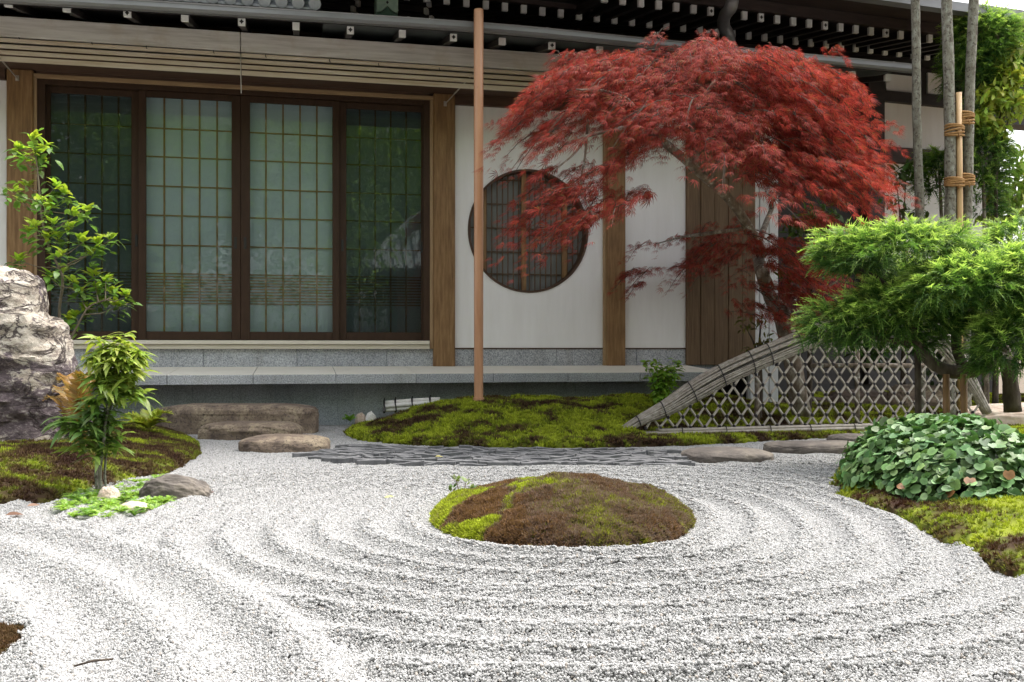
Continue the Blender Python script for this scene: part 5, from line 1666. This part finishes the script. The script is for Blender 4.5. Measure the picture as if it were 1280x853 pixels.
for u, v in ((570, 600), (582, 604), (590, 612), (566, 612), (578, 618), (586, 624), (572, 626)):
    q = PT(u, v, 4.45); mb.tube(np.array([p, (p + q) / 2 + [0, -.01, 0], q]), .0025, 5)
    whorl(lf, q, 8, .034, .24, 1.0, .2, (.12, .19, .07) if v > 606 else (.17, .20, .09), .7, .006, .3)
mb.build("stem", MAT['twig'], sd_, smooth=True); lf.build("leaves", MAT['leafattr'], sd_, color=True, smooth=True)
def weed(u, v, t, ln, n, col, lab):
    p = PT(u, v, t); mb = MB()
    fern(mb, p, n, ln, col, 1.1, .4, 7)
    mb.build("weed", MAT['leafattr'], color=True, org=p, label=lab, cat="weed")
weed(803, 616, 4.6, .045, 6, (.25, .42, .06), "tiny lime sprout on the right shoulder of the moss island")
weed(438, 527, 8.9, .12, 9, (.22, .40, .06), "small light green weed at the left tip of the rear moss bank")
weed(662, 683, 3.5, .02, 2, (.45, .38, .22), "dry straw sprig at the front edge of the moss island")
def fallen(u, v, col, lab, ln=.07, z=.02, rot=0.0):
    p = G(u, v, z); mb = MB()
    d_ = np.array([[math.cos(rot), math.sin(rot), .1]]); T_ = long_leaf(.26, .15, 5, .3)
    scatter(mb, T_[0], T_[1], p[None], frames(d_, np.array([[.1, -.25, 1.]])), np.array([ln]), np.array([col]))
    mb.build("fallen_leaf", MAT['leafattr'], color=True, smooth=True, org=p, label=lab, cat="fallen leaf", group="leaves fallen on the gravel and path")
fallen(480, 622, (.55, .55, .25), "pale yellow leaf lying alone on the gravel left of the moss island", .065, .02, -.5)
fallen(544, 571, (.50, .44, .16), "pale leaf lying on the tile path", .05, .045, -.2)
fallen(398, 813, (.35, .12, .04), "orange brown leaf scrap on the near gravel left of centre", .022, .02, .2)
fallen(7, 644, (.16, .08, .05), "brown leaf scrap on the gravel at the left edge", .07, .02, .1)
fallen(34, 633, (.30, .18, .13), "tan leaf scrap by the front of the left moss bank", .06, .02, .4)
fallen(262, 616, (.16, .06, .05), "dark brown leaf scrap right of the grey wedge rock", .04, .02, 1.)
a, b_ = G(92, 833, .014), G(141, 824, .016)
MB().tube(np.array([a, (a + b_) / 2 + [0, 0, .004], b_]), [.002, .003, .0025], 6, jit=.3).build("dry_twig", MAT['bark_dark'], smooth=True, org=a, label="thin dark twig lying on the near gravel at the lower left", cat="twig")

# ---- tall bare trunks on the right, their stake and rope ties
def leaf_cloud(mb, c, r, n, ln, wid, col, droop=.3, squash=.8):
    q = rand_unit(n) * (rng.random((n, 1)) ** .45) * r * np.array([1, 1, squash])
    q = q * (.7 + .6 * fbm(norm(q) * 2.5 + c, 3, 2))[:, None]
    T_ = long_leaf(wid, droop)
    scatter(mb, T_[0], T_[1], np.asarray(c) + q, frames(rand_unit(n) + [0, 0, -.2], rand_unit(n) * .6 + [0, 0, 1.]), ln * (.7 + .6 * rng.random(n)), cols(col, n, .35, .15))
def tall_tree(us, vs, t, r0, r1, lab, crown=True):
    P = np.array([PT(u, v, t) for u, v in zip(us, vs)])
    b0 = P[0].copy(); b0[2] = .05
    P = np.concatenate([[b0], P, [P[-1] + (P[-1] - P[-2]) * .25 + [0, 0, 1.4]]])
    e = empty("garden_tree", b0, lab, "tree", "tall bare trunks at the right")
    n = 36
    MB().tube(spline(P, n), np.linspace(r0, r1, n) * (1 + .1 * (rng.random(n) - .5)), 12, jit=.14).build("trunk", MAT['bark_grey'], e, smooth=True)
    mb = MB()
    for k in range(5):
        leaf_cloud(mb, P[-1] + np.array([.5, .5, .3]) * rng.normal(size=3) + [-.1, .6, 1.2], .6, 300, .1, .2, (.07, .14, .03))
    mb.build("crown", MAT['leafattr'], e, color=True)
    return P
tall_tree((1151, 1149, 1146, 1145, 1144), (300, 240, 150, 60, -10), 8.9, .042, .036, "slim lichen spotted trunk, leftmost of the bare trunks at the right")
tall_tree((1187, 1188, 1187, 1185, 1183), (300, 220, 150, 60, -10), 8.7, .056, .042, "thick grey trunk tied to the left of the pale bamboo stake")
tall_tree((1207, 1210, 1211, 1214, 1218), (310, 230, 150, 70, -10), 8.8, .050, .038, "leaning grey trunk tied to the right of the pale bamboo stake")
p = PT(1198.5, 116, 8.68); q = PT(1200, 320, 8.68); q[2] = .05
MB().tube(np.array([q, PT(1200, 300, 8.68), PT(1199.5, 220, 8.68), p]), [.029, .028, .026, .025], 12, jit=.04).build("bamboo_stake", MAT['stake'], smooth=True, org=q, label="pale peeled stake standing between the two tied trunks", cat="stake")
def rope(u, v, t, r, lab, hgt=.095, du=12):
    mb = MB()
    c = PT(u, v, t); c2 = PT(u + du, v, t)
    for k in range(5):
        th = np.linspace(0, 2 * np.pi, 26)
        m_ = (c + c2) / 2
        aa = np.linalg.norm(c2 - c) / 2 + r
        x = RT[None] * (aa * np.cos(th) * .86)[:, None] + FW[None] * ((r + .008) * np.sin(th))[:, None]
        z = (k - 2) * hgt / 5 + .012 * np.sin(th + k) + .004 * rng.normal()
        mb.tube(m_ + x + np.outer(z if np.ndim(z) else np.full(26, z), [0, 0, 1.]), .0108, 6)
    mb.tube([c + [.03, -.05, .0], c + [.04, -.075, -.03], c + [.035, -.08, -.07]], .006, 5)
    mb.build("rope_tie", MAT['rope'], smooth=True, org=c, label=lab, cat="rope", group="jute ties on the bare trunks")
rope(1187, 163, 8.69, .050, "upper jute tie round the thick trunk and the stake")
rope(1187, 228, 8.69, .053, "lower jute tie round the thick trunk and the stake", .065)
rope(1200, 149, 8.72, .047, "upper jute tie round the stake and the leaning trunk", .1)
rope(1200, 226, 8.72, .050, "lower jute tie round the stake and the leaning trunk", .095)

# ---- greenery behind the trunks
def bush(name, lab, cat, blobs, col, ln, wid, stemto, ts, group=None, droop=.3):
    u0, v0, t0 = stemto
    b0 = PT(u0, v0, t0); b0[2] = .05
    e = empty(name, b0, lab, cat, group)
    mb, lf = MB(), MB()
    top = PT(u0, v0, t0)
    mb.tube(spline(np.array([b0, (b0 + top) / 2 + [.02, 0, 0], top]), 12), np.linspace(.03, .016, 12), 7, jit=.2)
    for (u, v, ru, t, n) in blobs:
        c = PT(u, v, t)
        mb.tube(spline(np.array([top + (b0 - top) * .15 * rng.random(), (top + c) / 2 + [0, 0, -.03], c]), 8), np.linspace(.012, .004, 8), 5, cap=False)
        leaf_cloud(lf, c, ru * t / F, n, ln, wid, col, droop)
    mb.build("stem", MAT['bark_dark'], e, smooth=True)
    lf.build("leaves", MAT['leafattr'], e, color=True, smooth=True)
def cedar_bush(lab, pads, stempx, t):
    b0 = PT(stempx[0][0], stempx[0][1], t); b0[2] = .05
    e = empty("young_cedar", b0, lab, "tree")
    mb = MB(); P = np.array([b0] + [PT(u, v, t) for u, v in stempx])
    mb.tube(spline(P, 20), np.linspace(.035, .012, 20), 8, jit=.2); mb.build("trunk", MAT['bark_maple'], e, smooth=True)
    lf = MB()
    for p in pads: cedar_pad(lf, *p, size=(.11, .19), fr=.9, dep=.9)
    lf.build("crown", MAT['cedar'], e, color=True)
cedar_bush("young cedar with a rounded plume of foliage above the leaning trunk", [(1228, 62, 38, 40, 9.5, 950), (1212, 95, 28, 28, 9.5, 400), (1250, 80, 20, 28, 9.5, 260), (1226, 112, 16, 18, 9.5, 150)], [(1205, 300), (1209, 200), (1213, 130), (1222, 80)], 9.5)
cedar_bush("young cedar with dense low foliage behind the two tied trunks", [(1228, 205, 24, 40, 9.4, 330), (1222, 250, 26, 40, 9.4, 340), (1238, 185, 18, 26, 9.4, 140), (1215, 160, 12, 24, 9.4, 120)], [(1232, 320), (1230, 260), (1228, 190)], 9.4)
cedar_bush("small dark cedar between the slim trunk and the thick tied trunk", [(1172, 208, 15, 14, 9.8, 200), (1172, 232, 20, 16, 9.8, 260)], [(1177, 310), (1176, 250), (1173, 205)], 9.8)
bush("broadleaf_shrub", "tall broadleaved shrub with yellowish leaves at the upper right edge", "shrub", [(1262, 95, 22, 9.3, 230), (1240, 120, 22, 9.3, 220), (1268, 130, 24, 9.3, 240), (1225, 150, 18, 9.3, 150), (1258, 72, 15, 9.3, 80), (1245, 160, 18, 9.3, 90), (1270, 60, 12, 9.3, 50)], (.36, .43, .08), .09, .22, (1244, 190, 9.3), 9.3)
bush("broadleaf_shrub", "pale green leafy shrub against the white sky at the right edge", "shrub", [(1262, 190, 20, 9.7, 120), (1272, 215, 24, 9.7, 180), (1258, 245, 26, 9.7, 220), (1275, 265, 28, 9.7, 240), (1248, 275, 24, 9.7, 170), (1285, 235, 26, 9.7, 160), (1240, 222, 16, 9.7, 70)], (.36, .46, .13), .085, .22, (1262, 290, 9.7), 9.7)
bush("camellia_branch", "sparse dark leaved shrub before the white wall left of the slim trunk", "shrub", [(1133, 215, 16, 9.8, 60), (1120, 222, 14, 9.8, 44), (1112, 250, 12, 9.8, 20), (1130, 262, 14, 9.8, 18), (1150, 262, 10, 9.8, 14)], (.07, .13, .03), .09, .22, (1128, 290, 9.8), 9.8)
bush("understory_shrub", "shaded shrub with mixed leaves behind the maple trunk", "shrub", [(1000, 285, 22, 8.9, 90), (1025, 270, 24, 8.9, 120), (1010, 320, 22, 8.9, 80), (1045, 300, 24, 8.9, 120), (990, 345, 16, 8.9, 40), (1003, 405, 20, 8.9, 80)], (.06, .11, .025), .08, .25, (1010, 360, 8.9), 8.9)
bush("understory_shrub", "thin shrub with olive leaves in front of the white boarding", "shrub", [(952, 400, 10, 8.6, 22), (930, 405, 12, 8.6, 26), (955, 425, 12, 8.6, 26), (940, 440, 10, 8.6, 22)], (.13, .13, .03), .06, .18, (948, 430, 8.6), 8.6)
bush("hedge_shrub", "dark shrub mass closing the garden beyond the right end of the fence", "shrub", [(1200, 360, 50, 9.5, 420), (1250, 365, 50, 9.5, 420), (1300, 365, 50, 9.5, 420), (1230, 400, 50, 9.6, 420), (1290, 420, 50, 9.6, 420), (1150, 400, 45, 9.8, 350), (1190, 450, 45, 9.6, 350), (1100, 430, 40, 10, 250), (1360, 380, 60, 10, 420), (1440, 380, 70, 10.5, 420), (1400, 300, 50, 10.5, 300)], (.035, .07, .018), .09, .24, (1230, 430, 9.6), 9.6)

# ================================================================ the far side of the court, seen only as reflections in the glass
def yard_tree(x, y, h, r, lab):
    e = empty("court_tree", (x, y, -.1), lab, "tree", "trees across the court")
    MB().tube(spline(np.array([[x, y, -.1], [x + .1, y, h * .35], [x - .1, y, h * .8]]), 14), np.linspace(.14, .05, 14), 10, jit=.2).build("trunk", MAT['bark_dark'], e, smooth=True)
    mb = MB()
    for k in range(22):
        c = np.array([x, y, h * .58]) + rng.normal(size=3) * np.array([r * .5, r * .35, h * .17])
        n = 1100
        q = rand_unit(n) * (rng.random((n, 1)) ** .4) * r * .55
        T_ = long_leaf(.25, .2)
        scatter(mb, T_[0], T_[1], c + q, frames(rand_unit(n), rand_unit(n) + [0, 0, 1.]), .11 + .08 * rng.random(n))
    mb.build("crown", MAT['backleaf'], e)
for x, y, h, r, lab in ((-8.5, -6, 9.5, 3.0, "round tree across the court, mirrored in the first door"), (-5.2, -5.2, 9.8, 3.0, "broad tree across the court, mirrored in the second door"), (-1.6, -6.2, 9.4, 3.0, "tall tree across the court, mirrored in the third door"), (1.4, -9.5, 10.5, 3.0, "high tree behind the far tiled roof, mirrored in the fourth door"), (-12.5, -7, 9.5, 3.2, "leaning tree across the court at its far left corner"), (6.0, -12.5, 11, 3.4, "highest tree across the court, rising behind the pavilion roof"), (11, -10, 10, 3.4, "spreading tree across the court right of the pavilion")):
    yard_tree(x, y, h, r, lab)
hs_ = empty("court_pavilion", (4.6, -8.0, -.1), "dark timber pavilion with a grey tiled roof across the court", "building")
MB().box(2.6, 7.5, -9.6, -6.6, -.1, 2.9, bev=.01).build("wall", MAT['wood_dark'], hs_)
mb = MB()
rx0, rx1, ry0, ry1, zr, ze = 1.6, 8.5, -10.6, -5.6, 5.0, 2.9
V = [[rx0, ry0, ze], [rx1, ry0, ze], [rx1, ry1, ze], [rx0, ry1, ze], [rx0 + 2.2, (ry0 + ry1) / 2, zr], [rx1 - 2.2, (ry0 + ry1) / 2, zr]]
mb.add(V, [np.array([[0, 1, 5, 4], [2, 3, 4, 5]]), np.array([[1, 2, 5], [3, 0, 4]]), np.array([[3, 2, 1, 0]])])
for i in range(1, 24):
    x = rx0 + (rx1 - rx0) * i / 24
    f = min(1, (x - rx0) / 2.2, (rx1 - x) / 2.2)
    mb.tube([[x, ry1, ze + .03], [x, ry1 + ((ry0 + ry1) / 2 - ry1) * f, ze + (zr - ze) * f + .03]], .06, 6)
mb.tube([[rx0, ry1, ze + .05], [rx0 + 2.2, (ry0 + ry1) / 2, zr + .08], [rx1 - 2.2, (ry0 + ry1) / 2, zr + .08], [rx1, ry1, ze + .05]], .13, 8)
mb.build("roof", MAT['tile'], hs_)
